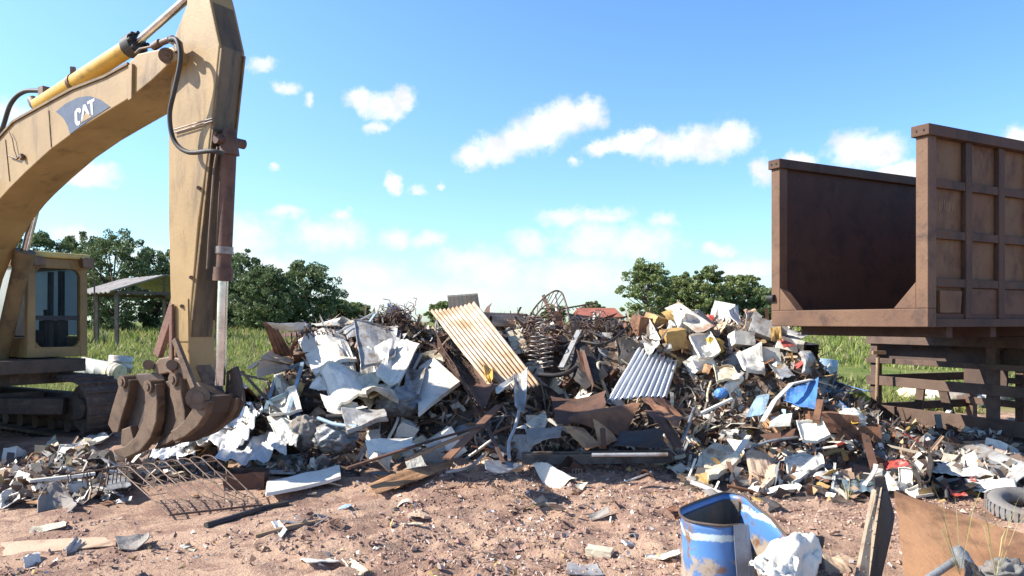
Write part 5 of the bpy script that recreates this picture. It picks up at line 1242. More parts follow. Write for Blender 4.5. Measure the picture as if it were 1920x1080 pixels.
sheet('yellow_scrap', 'scrap', 'yellow', [(1598, 780, .6), (1616, 774, .6), (1618, 796, .65), (1602, 800, .7)], 'mustard yellow scrap inside the broken white basin', None, .2, 6)
corrug('roofing_sheet', 'steelblue', [(1578, 900, .1), (1640, 896, .1), (1648, 922, .15), (1586, 922, .15)], 4, 'pale blue grey sheet lying flat on the earth above the flanged beam', 'the pale blue grey sheet', h=.008)
sheet('dark_tile', 'tile', 'white', [(1644, 894, .15), (1674, 890, .15), (1686, 916, .2), (1650, 922, .2)], 'white flat tile beside the pale blue grey sheet', None, .05)
sheet('black_sheeting', 'sheeting', 'dark', [(1704, 878, .25), (1746, 880, .25), (1756, 920, .35), (1710, 922, .35)], 'shiny black crumpled sheeting on the ground before the stake rack', 'the black crumpled sheeting', .34, 13, 8, .1)
cloth('printed_sack', 'red', [(1655, 868, .2), (1700, 864, .2), (1712, 884, .25), (1660, 888, .25)], 'red and white printed sack lying flat near the black sheeting', 'the red printed sack', .03, 45, 24, 'sack', fr=3)
cloth('printed_sack', 'white', [(1736, 862, .25), (1796, 870, .25), (1830, 898, .25), (1748, 892, .25)], 'white sack with red stains lying beside the long grey sheet', 'the stained white sack', .03, 55, 24, 'sack', fr=3)
cloth('red_cloth', 'red', [(1792, 890, .2), (1830, 894, .2), (1832, 906, .22), (1796, 906, .22)], 'small red rag on the ground past the stained white sack', None, .05, 65, 18, 'rag')
cloth('white_cloth', 'white', [(1808, 900, .2), (1900, 900, .2), (1910, 926, .22), (1826, 924, .22)], 'dirty white cloth spread above the big rust sheet', 'the dirty white cloth', .03, 75, 26, 'cloth', fr=3)
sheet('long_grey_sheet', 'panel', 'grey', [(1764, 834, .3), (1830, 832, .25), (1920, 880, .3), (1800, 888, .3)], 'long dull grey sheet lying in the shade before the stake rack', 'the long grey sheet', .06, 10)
sheet('long_grey_sheet', 'panel', 'lightgrey', [(1815, 836, .35), (1850, 846, .35), (1940, 900, .4), (1900, 886, .4)], 'pale edge strip of the long grey sheet', None, .05)
sheet('dark_board', 'panel', 'dark', [(1762, 884, .25), (1832, 900, .25), (1840, 924, .3), (1770, 926, .3)], 'dark board lying beside the black crumpled sheeting', None, .08)
blob('white_pebble', 'bottle', 'white', 1782, 804, .15, 18, 12, 'small white plastic bottle alone in the shade of the stake rack', None, .1, 7)
rod('hose', 'hose', 'ochre', [(1522, 888, .3), (1530, 862, .4), (1552, 850, .4), (1578, 846, .35), (1586, 860, .3)], .035, 'yellow brown bent hose in the rubbish before the stake rack', 'the yellow bent hose')
rod('hose', 'hose', 'dark', [(1740, 876, .3), (1752, 900, .35), (1772, 916, .3), (1776, 934, .2)], .02, 'brown looping hose beside the black crumpled sheeting')
tangle('twig_bundle', 1728, 806, .2, 40, 30, 16, 'wire', 'small bundle of bent rods sticking up before the stake rack', None, 31, .008)
# behind the heap and by the digger
def lying_drum(px, py, d, r, L, dirn, mat, label, lm, cat='drum'):
    c = P(px, py, d); a = unit(V(dirn)); mb = MB(); n = 24
    prof = [(-.505, r * .88), (-.5, r), (-.47, r * 1.02), (-.18, r), (-.16, r * 1.03), (-.14, r), (.14, r), (.16, r * 1.03), (.18, r), (.47, r * 1.02), (.5, r), (.505, r * .9)]
    mb.tube([c + a * L * t for t, _ in prof], [q for _, q in prof], n, True, True)
    return reg(tag(mb.build('oil_drum', M[mat]), label, cat), px, py, lm)
lying_drum(180, 692, 20, .24, .85, (.85, -.2, -.12), 'white', 'pale tube shaped drum lying behind the cab of the excavator', 'the pale tube shaped drum')
lying_drum(214, 696, 19.4, .21, .38, (.8, -.3, -.2), 'cream', 'short cream pipe end in front of the pale tube shaped drum', None, 'pipe')
lying_drum(226, 683, 21, .30, .45, (.05, .1, 1), 'lightgrey', 'upright shiny tin drum in the grass behind the excavator', 'the shiny tin drum')
lying_drum(1542, 694, 20.5, .37, .55, (.1, .1, 1), 'paleblue', 'pale green tin drum standing in the grass beyond the heap', 'the pale green tin drum')
sheet('white_sheet', 'panel', 'white', [(136, 836, .6), (178, 808, .4), (210, 822, .5), (118, 842, .65)], 'bright white pointed panel lying under the bucket', 'the white pointed panel', .06)
sheet('white_sheet', 'panel', 'cream', [(160, 832, .65), (226, 808, .5), (214, 818, .55), (168, 836, .7)], 'pale blade of the white pointed panel reaching up to the bucket', None, .05)
sheet('torn_scrap', 'panel', 'cream', [(78, 836, .2), (104, 824, .2), (112, 838, .25), (84, 846, .3)], 'cream crumpled scrap in the shade of the excavator track', 'the cream scrap by the track', .25)
sheet('grey_sheet', 'panel', 'grey', [(58, 834, .3), (70, 836, .3), (100, 852, .35), (92, 858, .35)], 'thin grey strip beside the cream scrap by the track', None, .05)
sheet('grey_sheet', 'panel', 'grey', [(198, 858, .35), (224, 862, .35), (246, 922, .4), (200, 922, .4)], 'tall blue grey panel propped up behind the gate panel', 'the propped blue grey panel', .05, 6, 2, .02)
rod('wooden_board', 'board', 'white', [(54, 902, .2), (110, 896, .25), (178, 888, .3)], .03, 'white peeling board propped level beside the propped blue grey panel', 'the white peeling board', sq=.5)
rod('white_bar', 'bar', 'white', [(26, 882, .25), (60, 902, .25)], .018, 'thin white batten slanting down to the white peeling board', sq=.6)
rod('white_bar', 'bar', 'white', [(148, 900, .25), (218, 924, .2)], .012, 'thin white lath under the propped blue grey panel', sq=.6)
sheet('white_sheet', 'panel', 'lightgrey', [(128, 916, .1), (200, 908, .1), (204, 928, .12), (140, 934, .12)], 'pale sheet under the low wire rack', None, .04)
sheet('torn_scrap', 'panel', 'sack', [(70, 946, .12), (112, 922, .2), (150, 950, .2), (64, 968, .12)], 'olive brown crumpled cloth on the earth near the white peeling board', 'the olive crumpled cloth', .25)
sheet('torn_scrap', 'panel', 'white', [(0, 938, .15), (40, 912, .2), (38, 938, .2), (0, 948, .15)], 'white and grey torn panel at the outer edge of the rubbish by the track', None, .2)
sheet('torn_scrap', 'panel', 'cream', [(60, 988, .06), (118, 978, .06), (128, 988, .08), (52, 998, .06)], 'narrow cream scrap alone on the packed earth', None, .15)
sheet('torn_scrap', 'panel', 'white', [(40, 1054, .1), (70, 1034, .14), (78, 1046, .1), (46, 1062, .06)], 'small white torn packet low on the packed earth', 'the small torn packet', .3)
sheet('torn_scrap', 'panel', 'lightgrey', [(118, 1036, .1), (144, 1004, .22), (148, 1024, .1), (130, 1042, .06)], 'silver grey folded scrap standing up from the packed earth', 'the silver folded scrap', .2)
sheet('torn_scrap', 'panel', 'sack', [(216, 1016, .12), (282, 1004, .12), (280, 1022, .1), (222, 1032, .06)], 'grey olive curled sheet on the packed earth', 'the grey olive curled sheet', .22)
sheet('wide_board', 'board', 'tan', [(0, 1018, .03), (190, 1008, .04), (240, 1022, .05), (0, 1042, .04)], 'wide flat earth coloured board lying on the packed earth', 'the wide earth coloured board', .02, 12, 2, .06)
rod('wooden_board', 'batten', 'wood', [(478, 1006, .04), (545, 988, .05), (606, 976, .05)], .022, 'broken olive batten on the earth under the large flat white sheet', 'the broken olive batten', sq=.8, smooth=False)
sheet('torn_scrap', 'panel', 'white', [(508, 984, .12), (524, 976, .12), (540, 998, .08), (528, 1006, .05)], 'small bright white scrap on the broken olive batten', None, .15)
rod('rubber_pipe', 'pipe', 'dark', [(386, 986, .05), (440, 970, .05), (490, 954, .05), (540, 944, .05)], .03, 'black rubber pipe lying along the foot of the gate panel', 'the black rubber pipe', sq=False)
sheet('torn_scrap', 'panel', 'white', [(560, 1048, .06), (630, 1044, .06), (640, 1054, .06), (572, 1064, .05)], 'flat white scrap low on the earth with a yellow stain', 'the flat white scrap low on the earth', .15)
sheet('torn_scrap', 'panel', 'cream', [(640, 1048, .08), (664, 1056, .06), (690, 1078, .05), (668, 1080, .05)], 'long cream splinter at the bottom of the picture', None, .1)
sheet('torn_scrap', 'panel', 'white', [(1000, 882, .2), (1044, 880, .22), (1086, 906, .2), (1030, 918, .12)], 'creased cream white sheet on the clods before the long channel beam', 'the creased cream sheet', .24, 11, 7)
sheet('curled_sheet', 'sheet', 'sack', [(988, 930, .12), (1020, 938, .16), (1064, 958, .14), (1046, 966, .06)], 'olive curled sheet lying on the clods below the creased cream sheet', 'the olive curled sheet', .15)
sheet('curled_sheet', 'sheet', 'sack', [(1100, 966, .12), (1142, 954, .16), (1146, 966, .1), (1108, 978, .05)], 'small olive curled scrap on the clods beside a similar larger one', None, .12)
dbox('concrete_block', 'block', 'cream', 1124, 1036, .03, (.20, .13, .07), (0, 4, -18), 'grey topped broken block low on the earth near the blue drum', 'the broken block', .08)
sheet('slate_sheet', 'sheet', 'lightgrey', [(1062, 1058, .04), (1120, 1056, .04), (1134, 1080, .04), (1060, 1082, .04)], 'flat pale sheet at the bottom edge near the broken block', None, .05)
sheet('torn_scrap', 'panel', 'white', [(1206, 1038, .1), (1276, 1032, .12), (1280, 1056, .08), (1214, 1052, .06)], 'torn white scrap lying against the blue drum', None, .2)
sheet('wooden_plank', 'plank', 'sack', [(1284, 896, .2), (1318, 886, .22), (1362, 930, .15), (1336, 942, .1)], 'weathered grey plank bundle sloping down behind the blue drum', 'the weathered grey plank', .08)
sheet('rusty_plate', 'steel plate', 'rust', [(1370, 912, .1), (1400, 886, .25), (1424, 924, .12), (1404, 932, .06)], 'pointed rust brown scrap standing up behind the blue drum', 'the pointed rust scrap', .1)
sheet('dark_board', 'panel', 'dark', [(1424, 934, .1), (1456, 940, .15), (1468, 952, .1), (1440, 956, .06)], 'black curled scrap beside the pointed rust scrap', None, .15)

# gate panel of bent rods, lying on the earth, and the low wire rack behind it
gt = empty('wire_gate', tuple(S(350, 925)), 'rusty wire gate panel with looped tops lying slanted on the earth', 'gate')
gtop = (P(222, 880, 7.95), P(402, 858, 8.1)); gbot = (S(318, 976, .0) + UP * .05, S(492, 956, .0) + UP * .05)
N_ = 9
gate_m = scrap('gate_rust', (.20, .135, .10), (.14, .09, .065), (.08, .05, .035), .4, 5, .6, .2, bst=0)
for k in range(N_):
    t = k / (N_ - 1); a = gtop[0] * (1 - t) + gtop[1] * t; b = gbot[0] * (1 - t) + gbot[1] * t
    g = MB(); g.tube([a, b], .007, 6); g.build('rod', gate_m, gt)
    if k < N_ - 1:
        t2 = (k + 1) / (N_ - 1); a2 = gtop[0] * (1 - t2) + gtop[1] * t2; up_ = unit(a - b); r_ = np.linalg.norm(a2 - a) / 2; md = (a + a2) / 2; ax_g = unit(a2 - a)
        g = MB(); g.tube([md + r_ * (-math.cos(q) * ax_g + math.sin(q) * up_) for q in np.linspace(0, math.pi, 9)], .007, 6); g.build('loop', gate_m, gt)
        for s in (.38, .80):
            g = MB()
            c1 = (a * (1 - s) + b * s); c2 = (a2 * (1 - s) + (gbot[0] * (1 - t2) + gbot[1] * t2) * s); m_ = (c1 + c2) / 2; dn = unit(b - a) * .11
            g.tube(spline([c1 + dn, m_ + dn * .1, c2 + dn], 5), .005, 5); g.tube(spline([c1 - dn, m_ - dn * .1, c2 - dn], 5), .005, 5)
            g.build('scroll', gate_m, gt)
g = MB(); g.tube([gbot[0], gbot[1]], .011, 6); g.build('cross_rail', M['wire'], gt); g = MB(); g.tube([gtop[0] * .93 + gbot[0] * .07, gtop[1] * .93 + gbot[1] * .07], .008, 6); g.build('cross_rail', M['wire'], gt)
reg(gt, 350, 925, 'the gate panel')
lr = empty('low_wire_rack', tuple(S(190, 915)), 'low dark wire rack standing on the earth beside the gate panel', 'wire rack')
g = MB(); a = S(132, 930, .05); b = S(232, 926, .05); g.tube([a, b], .01, 6); g.tube([a + V((0, 0, .22)), b + V((.05, 0, .30))], .01, 6); g.build('rail', M['wire'], lr)
rg = np.random.default_rng(9)
for k in range(13):
    t = k / 12; g = MB(); g.tube([a * (1 - t) + b * t, (a + V((0, 0, .22))) * (1 - t) + (b + V((.05, 0, .30))) * t + V((rg.normal() * .04, rg.normal() * .03, 0))], .006, 5); g.build('upright', M['wire'], lr)
reg(lr, 185, 915, 'the low wire rack')
sm_ = MB(); c = S(1074, 900, .05)
for k in range(4): sm_.tube([c + V((.035 * k, 0, 0)), c + V((.035 * k, .02, .12))], .004, 5)
for z in (.0, .06, .12): sm_.tube([c + V((0, .02 * z / .12, z)), c + V((.105, .02 * z / .12, z))], .004, 5)
reg(tag(sm_.build('wire_grid', M['wire_grey']), 'tiny wire grid standing on the creased cream sheet', 'wire grid'), 1074, 895, None)

# blue cut drum
band = new_mat('blue_drum_paint'); m, nt, p = band
tc = node(nt, 'ShaderNodeTexCoord').outputs['Object']; sp = node(nt, 'ShaderNodeSeparateXYZ'); nt.links.new(tc, sp.inputs[0])
nz_ = ntex(nt, tc, 5, 6, .65); wob = node(nt, 'ShaderNodeMath', operation='MULTIPLY_ADD'); nt.links.new(nz_, wob.inputs[0]); wob.inputs[1].default_value = .10; nt.links.new(sp.outputs[2], wob.inputs[2])
zz = wob.outputs[0]
lowp = mixc(nt, ramp(nt, ntex(nt, tc, 6, 5, .6), .46, .54), (.36, .30, .24), (.09, .19, .40))
b1 = mixc(nt, ramp(nt, zz, .27, .31), lowp, (.085, .22, .49))
b2 = mixc(nt, ramp(nt, zz, .405, .415), b1, (.44, .54, .56)); b3 = mixc(nt, ramp(nt, zz, .455, .465), b2, (.075, .18, .40))
rsn = ntex(nt, tc, 9, 8, .7); b4 = mixc(nt, ramp(nt, rsn, .51, .64), b3, (.20, .11, .06)); nt.links.new(b4, p.inputs['Base Color']); p.inputs['Roughness'].default_value = .42
nt.links.new(bump(nt, rsn, .2), p.inputs['Normal'])
bd = empty('blue_drum', tuple(P(1330, 1080, 5.3) * (1, 1, 0)), 'blue steel drum with a white band, cut open and bent wide, on the bare earth', 'drum')
w0 = WL[bd.name]
plan = [P(1392, 985, 5.12), P(1350, 984, 5.10), P(1310, 980, 5.16), P(1287, 975, 5.26), P(1279, 966, 5.40), P(1282, 955, 5.56), P(1310, 944, 5.76), P(1340, 934, 5.94), P(1362, 930, 6.05), P(1386, 935, 6.0), P(1398, 944, 5.9), P(1440, 975, 5.55), P(1482, 1006, 5.2)]
pl = spline([V((q[0], q[1], 0)) for q in plan], 5); n = len(pl); G = np.zeros((13, n, 3))
for i, q in enumerate(pl):
    t = i / (n - 1); htop = .47 if t < .83 else .47 - (t - .83) / .17 * .14; hb = -.03
    prv = pl[max(0, i - 1)]; nx = pl[min(n - 1, i + 1)]; nr = unit(np.cross(nx - prv, UP))
    for j in range(13):
        s = j / 12; z = hb + (htop - hb) * (1 - s)
        rib = .012 * math.exp(-((z - .40) / .018) ** 2) + .012 * math.exp(-((z - .20) / .018) ** 2) + (.012 if j == 0 else 0)
        w_ = .012 * (vnoise(i * .25, z * 9, 3) - .5)
        G[j, i] = q + -nr * (rib + w_) + UP * z
g = MB(); g.grid(G[:, ::-1] if False else G, .004, True); wall = g.build('drum_wall', m, bd)
g = MB(); g.tube([G[0, i] + UP * .004 for i in range(n)], .010, 7); g.build('rim', scrap('drum_rim', (.10, .07, .05), (.07, .05, .04), (.2, .1, .05), .35, 6, .6), bd)
g = MB(); off_in = []
for i in range(n):
    prv = pl[max(0, i - 1)]; nx = pl[min(n - 1, i + 1)]; nr = unit(np.cross(nx - prv, UP)); off_in.append(nr)
GI = G.copy()
for i in range(n): GI[:, i] += off_in[i] * .014
ni = int(n * .78); g.grid(GI[1:, :ni], .003, True); g.build('inner_lining', scrap('drum_inside', (.085, .07, .058), (.06, .05, .042), (.13, .07, .04), .4, 4, .7), bd)
g = MB(); q0 = P(1375, 985, 5.08); q1 = P(1396, 983, 5.1)
g.prism([q0, q1, P(1404, 1100, 5.06), P(1384, 1104, 5.04)], V((.0, .012, 0))); g.prism([q1, P(1401, 985, 5.2), P(1412, 1098, 5.16), P(1404, 1100, 5.06)], V((.012, .0, 0)))
g.build('bent_flange', scrap('drum_flange', (.26, .28, .32), (.2, .22, .26), (.16, .1, .07), .4, 4, .5, .3), bd)
reg(bd, 1335, 1000, 'the blue cut drum')
sheet('white_sack', 'sack', 'white', [(1402, 1040, .25, 5.0), (1498, 1000, .3, 5.25), (1546, 1016, .3, 5.15), (1534, 1104, 0, 4.8)], 'crumpled bright white sack slumped behind the blue drum', 'the crumpled white sack', .20, 30, 13, .12, .01, True, seed=407)
sheet('white_wrapping', 'sack', 'white', [(1398, 1066, .1, 4.85), (1440, 1036, .2, 5.0), (1500, 1060, .2, 4.95), (1480, 1110, 0, 4.65)], 'smaller torn white wrapping at the foot of the crumpled white sack', None, .22, 22, 11, .12, .01, True, seed=411)
sheet('torn_scrap', 'panel', 'dark', [(1506, 998, .3, 5.25), (1544, 1006, .3, 5.3), (1538, 1070, .3, 5.2), (1514, 1060, .3, 5.15)], 'black torn patch at the end of the crumpled white sack', None, .25)
sheet('tan_board', 'board', 'tan', [(1536, 1032, .12), (1556, 1040, .08), (1600, 1070, .05), (1550, 1076, .05)], 'tan board scrap lying between the white sack and the flanged beam', None, .12)
# flanged beam and big rust sheet
fb = empty('flanged_beam', tuple(P(1640, 1075, 5.4) * (1, 1, 0)), 'rusty flanged beam with a row of rivets standing at a slant', 'beam')
t0_ = P(1652, 900, 6.05); b0_ = P(1622, 1096, 5.1); sd_ = unit(V((.9, .25, .1)))
g = MB(); a, b, c, d_ = t0_, P(1676, 945, 6.05), P(1676, 992, 5.85), P(1648, 1100, 5.2)
g.prism([P(1646, 902, 6.05), P(1660, 898, 6.1), P(1678, 968, 6.0), P(1674, 992, 5.9), P(1650, 1096, 5.2), P(1626, 1096, 5.1)], V((.004, .02, .0)))
g.build('web', scrap('beam_web', (.06, .045, .038), (.045, .035, .03), (.12, .06, .035), .38, 4, .7), fb)
g = MB(); g.prism([P(1640, 920, 5.98), P(1654, 912, 6.0), P(1628, 1098, 5.06), P(1606, 1098, 5.0)], V((-.01, .03, 0))); fl_ = g.build('flange', scrap('beam_flange', (.42, .33, .23), (.33, .25, .17), (.2, .11, .065), .36, 4, .6), fb)
g = MB()
for k in range(7):
    t = .1 + k * .13; c = P(1646, 912, 5.985) * (1 - t) + P(1616, 1098, 5.02) * t; g.tube([c, c + V((.002, -.014, .002))], .008, 7)
g.build('rivets', M['wire_grey'], fl_)
g = MB(); g.prism([P(1640, 896, 6.0), P(1660, 894, 6.0), P(1664, 920, 5.99), P(1642, 924, 5.98)], V((0, .03, .004))); g.build('cap_plate', M['dark'], fb)
reg(fb, 1640, 990, 'the flanged beam')
rs = M['rust_light']
sheet('rusty_sheet', 'steel sheet', scrap('big_rust_sheet', (.38, .20, .10), (.29, .145, .07), (.17, .085, .045), .44, 1.9, .8, bst=.3), [(1672, 922, .05, 5.95), (1960, 1004, .05, 5.35), (1960, 1120, 0, 4.75), (1696, 1090, 0, 4.95)], 'big orange brown rusted sheet lying tilted on the earth', 'the big rust sheet', .03, 22, 3, .03, .006, seed=91)
rod('wooden_board', 'board', 'wood', [(1600, 980, .06), (1660, 1006, .05), (1700, 1040, .04)], .022, 'pale lath on the earth passing under the flanged beam', sq=.5, smooth=False)
# exhaust pipe end and dark rubbish in the corner
pp_ = MB(); a = P(1730, 1092, 4.75); b = P(1796, 1048, 4.85); pp_.tube([a, b], .024, 12); pp_.tube([b - unit(b - a) * .01, b + unit(b - a) * .05 + UP * .02], [.034, .04], 12); pp_.tube([P(1792, 1026, 4.85), P(1800, 1040, 4.84), P(1812, 1060, 4.82)], [.03, .045, .05], 10)
reg(tag(pp_.build('exhaust_pipe', M['grey']), 'dull grey exhaust pipe resting on the lower edge of the big rust sheet', 'pipe'), 1770, 1060, 'the grey exhaust pipe')
blob('rubber_lump', 'rubber scrap', 'tire', 1890, 1080, 0, 90, 56, 'dark blue grey crumpled rubber in the corner on the big rust sheet', 'the crumpled rubber', -.4, 33, .7, dist=4.7)
sheet('dark_board', 'panel', 'dark', [(1806, 1050, .3, 4.75), (1830, 1062, .3, 4.72), (1850, 1090, .3, 4.6), (1806, 1090, .3, 4.6)], 'black cloth scrap beside the grey exhaust pipe', None, .2)
# worn tyre
tc_ = S(1930, 962, .05); mb = MB(); n1_, n2_ = 40, 14; vs = []; fs = []
for i in range(n1_):
    t = 2 * math.pi * i / n1_
    for j in range(n2_):
        q = 2 * math.pi * j / n2_; rr = .27 + .085 * math.cos(q) * (1 if math.cos(q) > 0 else .9); zz_ = .085 * math.sin(q) * (1.0 if abs(math.sin(q)) < .8 else .92)
        vs.append(tc_ + V((rr * math.cos(t), rr * math.sin(t) * .98, .05 + zz_ + .06 * math.sin(t))))
for i in range(n1_):
    for j in range(n2_): fs.append((i * n2_ + j, ((i + 1) % n1_) * n2_ + j, ((i + 1) % n1_) * n2_ + (j + 1) % n2_, i * n2_ + (j + 1) % n2_))
mb.add(vs, fs, True)
for i in range(0, n1_, 1):
    t = 2 * math.pi * (i + .5) / n1_; dr = V((math.cos(t), math.sin(t), 0)); mb.box(tc_ + dr * .354 + UP * (.05 + .06 * math.sin(t)), dr * .006, V((-dr[1], dr[0], 0)) * .016, UP * .05)
reg(tag(mb.build('worn_tyre', M['tire']), 'worn grey tyre lying flat on the ground above the big rust sheet', 'tyre'), 1890, 950, 'the worn tyre')
dry = island_mat('dry_stalks', [(.34, .30, .13), (.42, .36, .18), (.27, .27, .10)], .8, .2)
weed(1800, 1078, 4.45, .55, 12, 'tall dry grass tuft growing before the big rust sheet', 'grass tuft', 'grass_tuft', dry, .007)
weed(1868, 1084, 4.4, .5, 9, 'second dry grass tuft beside the crumpled rubber', 'grass tuft', 'grass_tuft', dry, .007)
weed(1590, 940, 7.6, .22, 14, 'thin weed sprouting near the pale blue grey sheet', mat=dry)
weed(108, 700, 12.2, .28, 60, 'green weed growing on top of the excavator track', mat=leaf_olive)
weed(316, 640, 24, .8, 140, 'rounded green shrub in the grass beside the digger arm', 'shrub', 'shrub', leaf_dark)
weed(196, 645, 26, .5, 60, 'dark grass clump at the foot of the open shelter', 'shrub', 'shrub', leaf_dark)

# ------------------------------------------------------------------ many smaller pieces, each told apart by what it lies beside
COLS = {'white': ('white', 9), 'cream': ('cream', 6), 'grey': ('grey', 6), 'pale grey': ('lightgrey', 6), 'rusty': ('rust', 8), 'orange brown': ('rust_light', 4), 'dark brown': ('rust_dark', 6),
        'black': ('dark', 4), 'tan': ('tan', 4), 'ochre': ('ochre', 2), 'blue grey': ('steelblue', 2), 'wooden': ('wood', 3), 'red': ('red', 1), 'pale blue': ('paleblue', 1)}
FORMS = [('metal_scrap', 'crumpled', 'sheet', 'scrap'), ('metal_strip', 'bent', 'strip', 'strip'), ('bent_pipe', 'thin', 'pipe', 'pipe'), ('crushed_box', 'crushed', 'box', 'box'), ('curled_scrap', 'curled', 'panel', 'panel'), ('angle_bar', 'straight', 'bar', 'bar')]
FW = [.33, .18, .12, .08, .13, .16]
rng = np.random.default_rng(2024)
used = set(); SCAT = []
def rel(px, py, q):
    dx = px - q[0]; dy = (py - q[1]) * 1.3
    if abs(dx) > abs(dy): return 'just right of' if dx > 0 else 'just left of'
    return 'just below' if dy > 0 else 'just above'
def small_piece(px, py, smin, smax, region):
    near = sorted(LMK, key=lambda q: (q[0] - px) ** 2 + (1.5 * (q[1] - py)) ** 2)[:3]
    fi = rng.choice(6, p=FW); nm, adj, noun, cat = FORMS[fi]
    names = list(COLS); w = np.array([COLS[k][1] for k in names], float)
    if region == 'right': w[names.index('ochre')] *= 3; w[names.index('red')] *= 2; w[names.index('white')] *= 1.6
    if region == 'mid': w[names.index('rusty')] *= 1.6; w[names.index('dark brown')] *= 2; w[names.index('black')] *= 2
    if region == 'ground': w[names.index('cream')] *= 1.4; w[names.index('tan')] *= 1.5
    w /= w.sum(); cname = None
    for _ in range(12):
        c_ = names[rng.choice(len(names), p=w)]
        if c_ == 'wooden' and fi not in (1, 5): continue
        for q in near[:2]:
            key = (fi, c_, rel(px, py, q), q[2])
            if key not in used: cname = c_; break
        if cname: break
    if not cname: return
    used.add(key)
    d = Sd(px, py); c = P(px, py, d - rng.uniform(0, .06)); size = rng.uniform(smin, smax) / F * d
    c = c + UP * size * .08
    mat = M[COLS[cname][0]]; seed = int(rng.integers(1, 99999))
    # lie roughly on the slope, with a strong random tilt
    nrm = unit(V((-.25, -.45, .85)) + rng.normal(size=3) * .45) if region != 'ground' else unit(V((0, -.05, 1)) + rng.normal(size=3) * .22)
    a = unit(np.cross(nrm, rng.normal(size=3))); b = np.cross(nrm, a)
    mb = MB()
    if fi == 0 or fi == 4:
        h = size * .5; k = size * .5 * rng.uniform(.4, .95); j = rng.uniform(.7, 1.15, 8)
        cs = [c - a * h * j[0] + b * k * j[1], c + a * h * j[2] + b * k * j[3], c + a * h * j[4] - b * k * j[5], c - a * h * j[6] - b * k * j[7]]
        n = 9; G, nn, sz = quad_grid(cs, n, n, seed, rng.uniform(.06, .22), int(rng.integers(1, 4)), .07)
        if fi == 0 and rng.random() < .4: G = add_lip(G, nn, size * rng.uniform(.06, .14) * rng.choice([-1, 1]))
        if fi == 4:
            u = np.linspace(-1, 1, n); G = G + ((u ** 2) * size * .35)[None, :, None] * nn
        mb.grid(G, .006)
    elif fi == 1:
        size *= 1.5; w_ = size * rng.uniform(.05, .10); pts = []; nn_ = 9
        G = np.zeros((2, nn_, 3)); bd1 = rng.normal(size=2) * .25
        for i in range(nn_):
            t = i / (nn_ - 1) - .5; q = c + a * size * t + b * size * bd1[0] * (t * t) + nrm * size * (bd1[1] * abs(t - .1) + rng.normal() * .008)
            G[0, i] = q + b * w_; G[1, i] = q - b * w_
        mb.grid(G[:, ::-1], .006)
    elif fi == 2:
        size *= 1.6; kk = rng.normal(size=3) * size * .12
        mb.tube(spline([c - a * size / 2, c - a * size * .1 + kk, c + a * size * .2 + kk, c + a * size / 2], 4), size * rng.uniform(.018, .035), 8)
    elif fi == 3:
        mb = dbox_mesh(c, size * rng.uniform(.45, .85, 3), tuple(rng.uniform(-35, 35, 3)), seed, .12, 4, (2, 1) if rng.random() < .5 else (0, -1))
    else:
        size *= 1.8; w_ = size * rng.uniform(.018, .04); mb.bar(c - a * size / 2, c + a * size / 2, w_ * 2, w_ * .35, nrm); mb.bar(c - a * size / 2 + b * w_, c + a * size / 2 + b * w_, w_ * .35, w_ * 1.6, nrm)
    lab = f"{adj} {cname} {noun} {key[2]} {key[3]}"
    SCAT.append(tag(mb.build(nm, mat), lab, cat, 'small scrap strewn over the heap' if region != 'ground' else 'small scrap strewn over the bare earth'))
def scatter(n, x0, x1, y0, y1, smin, smax, region, cond=None):
    k = 0; tries = 0
    while k < n and tries < n * 5:
        tries += 1; px = rng.uniform(x0, x1); py = rng.uniform(y0, y1)
        if cond and not cond(px, py): continue
        small_piece(px, py, smin, smax, region); k += 1
inheap = lambda px, py: py > 596 + 170 * float(ss(1430, 1620, px)) + 90 * (1 - float(ss(470, 575, px)))
scatter(95, 470, 860, 610, 880, 24, 84, 'left', lambda px, py: inheap(px, py) and not (585 < px < 860 and 618 < py < 770 and rng.random() < .75))
scatter(85, 860, 1200, 600, 870, 22, 76, 'mid')
scatter(140, 1180, 1600, 590, 880, 20, 60, 'right', inheap)
scatter(125, 1290, 1920, 800, 930, 22, 66, 'right')
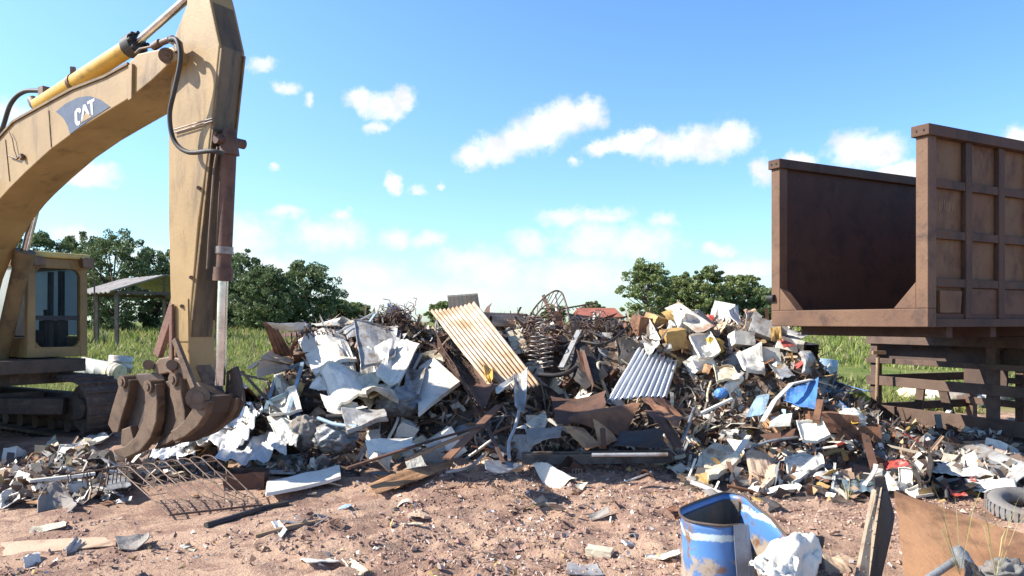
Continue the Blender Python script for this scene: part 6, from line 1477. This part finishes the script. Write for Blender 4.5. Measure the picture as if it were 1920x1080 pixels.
scatter(60, 0, 470, 835, 950, 16, 52, 'left', lambda px, py: not (225 < px < 495 and py > 862))
scatter(44, 560, 1340, 872, 985, 10, 46, 'ground')
scatter(16, 150, 1300, 900, 1075, 10, 34, 'ground')
scatter(10, 1400, 1700, 930, 1070, 12, 36, 'ground')
# rubbish beyond the stake rack
for i, (px, py, d, s, mt, lb) in enumerate([(1718, 742, 17.2, .35, 'cream', 'cream crumpled bag seen between the rails of the stake rack'), (1724, 770, 16.4, .24, 'white', 'white box seen low through the stake rack'),
    (1765, 740, 17, .4, 'white', 'white rubbish bag seen through the middle of the stake rack'), (1800, 752, 16.6, .4, 'sack', 'brown rubbish heap behind the lower rail of the stake rack'),
    (1858, 716, 18, .35, 'white', 'pale rubbish bag seen high between the rack rails near the picture edge'), (1822, 752, 16.5, .25, 'white', 'small white can seen between the rack posts'), (1862, 740, 17, .3, 'lightgrey', 'grey white rubbish behind the outer rack post')]):
    mb = blob_mesh(P(px, py, d), s, s * .8, s * .6, i + 40, -.4, 24, 14); reg(tag(mb.build('rubbish_bag', M[mt]), lb, 'rubbish'), px, py, None)

# ---- drop small pieces that bigger ones cover completely
bpy.context.view_layer.update(); dg = bpy.context.evaluated_depsgraph_get()
camp = Vector((0, 0, CH)); gone = 0
for o in SCAT:
    w = WL[o.name]; vs = o.data.vertices; st = max(1, len(vs) // 24); seen = 0; tot = 0
    for v in vs[::st] if False else [vs[i] for i in range(0, len(vs), st)]:
        p = Vector(w) + v.co; dv = p - camp; L = dv.length; tot += 1
        px_ = dv.x / dv.y * F + 960; py_ = HOR - dv.z / dv.y * F
        if not (0 < px_ < 1920 and 0 < py_ < 1080): continue
        hit, loc, nor, idx_, ob, mt_ = SC.ray_cast(dg, camp, dv.normalized(), distance=L + .05)
        if ob is not None and ob.name == o.name: seen += 1
        elif not hit: seen += 1
    if seen < max(3, tot * .2): bpy.data.objects.remove(o, do_unlink=True); gone += 1
print('small pieces', len(SCAT), 'covered and removed', gone)
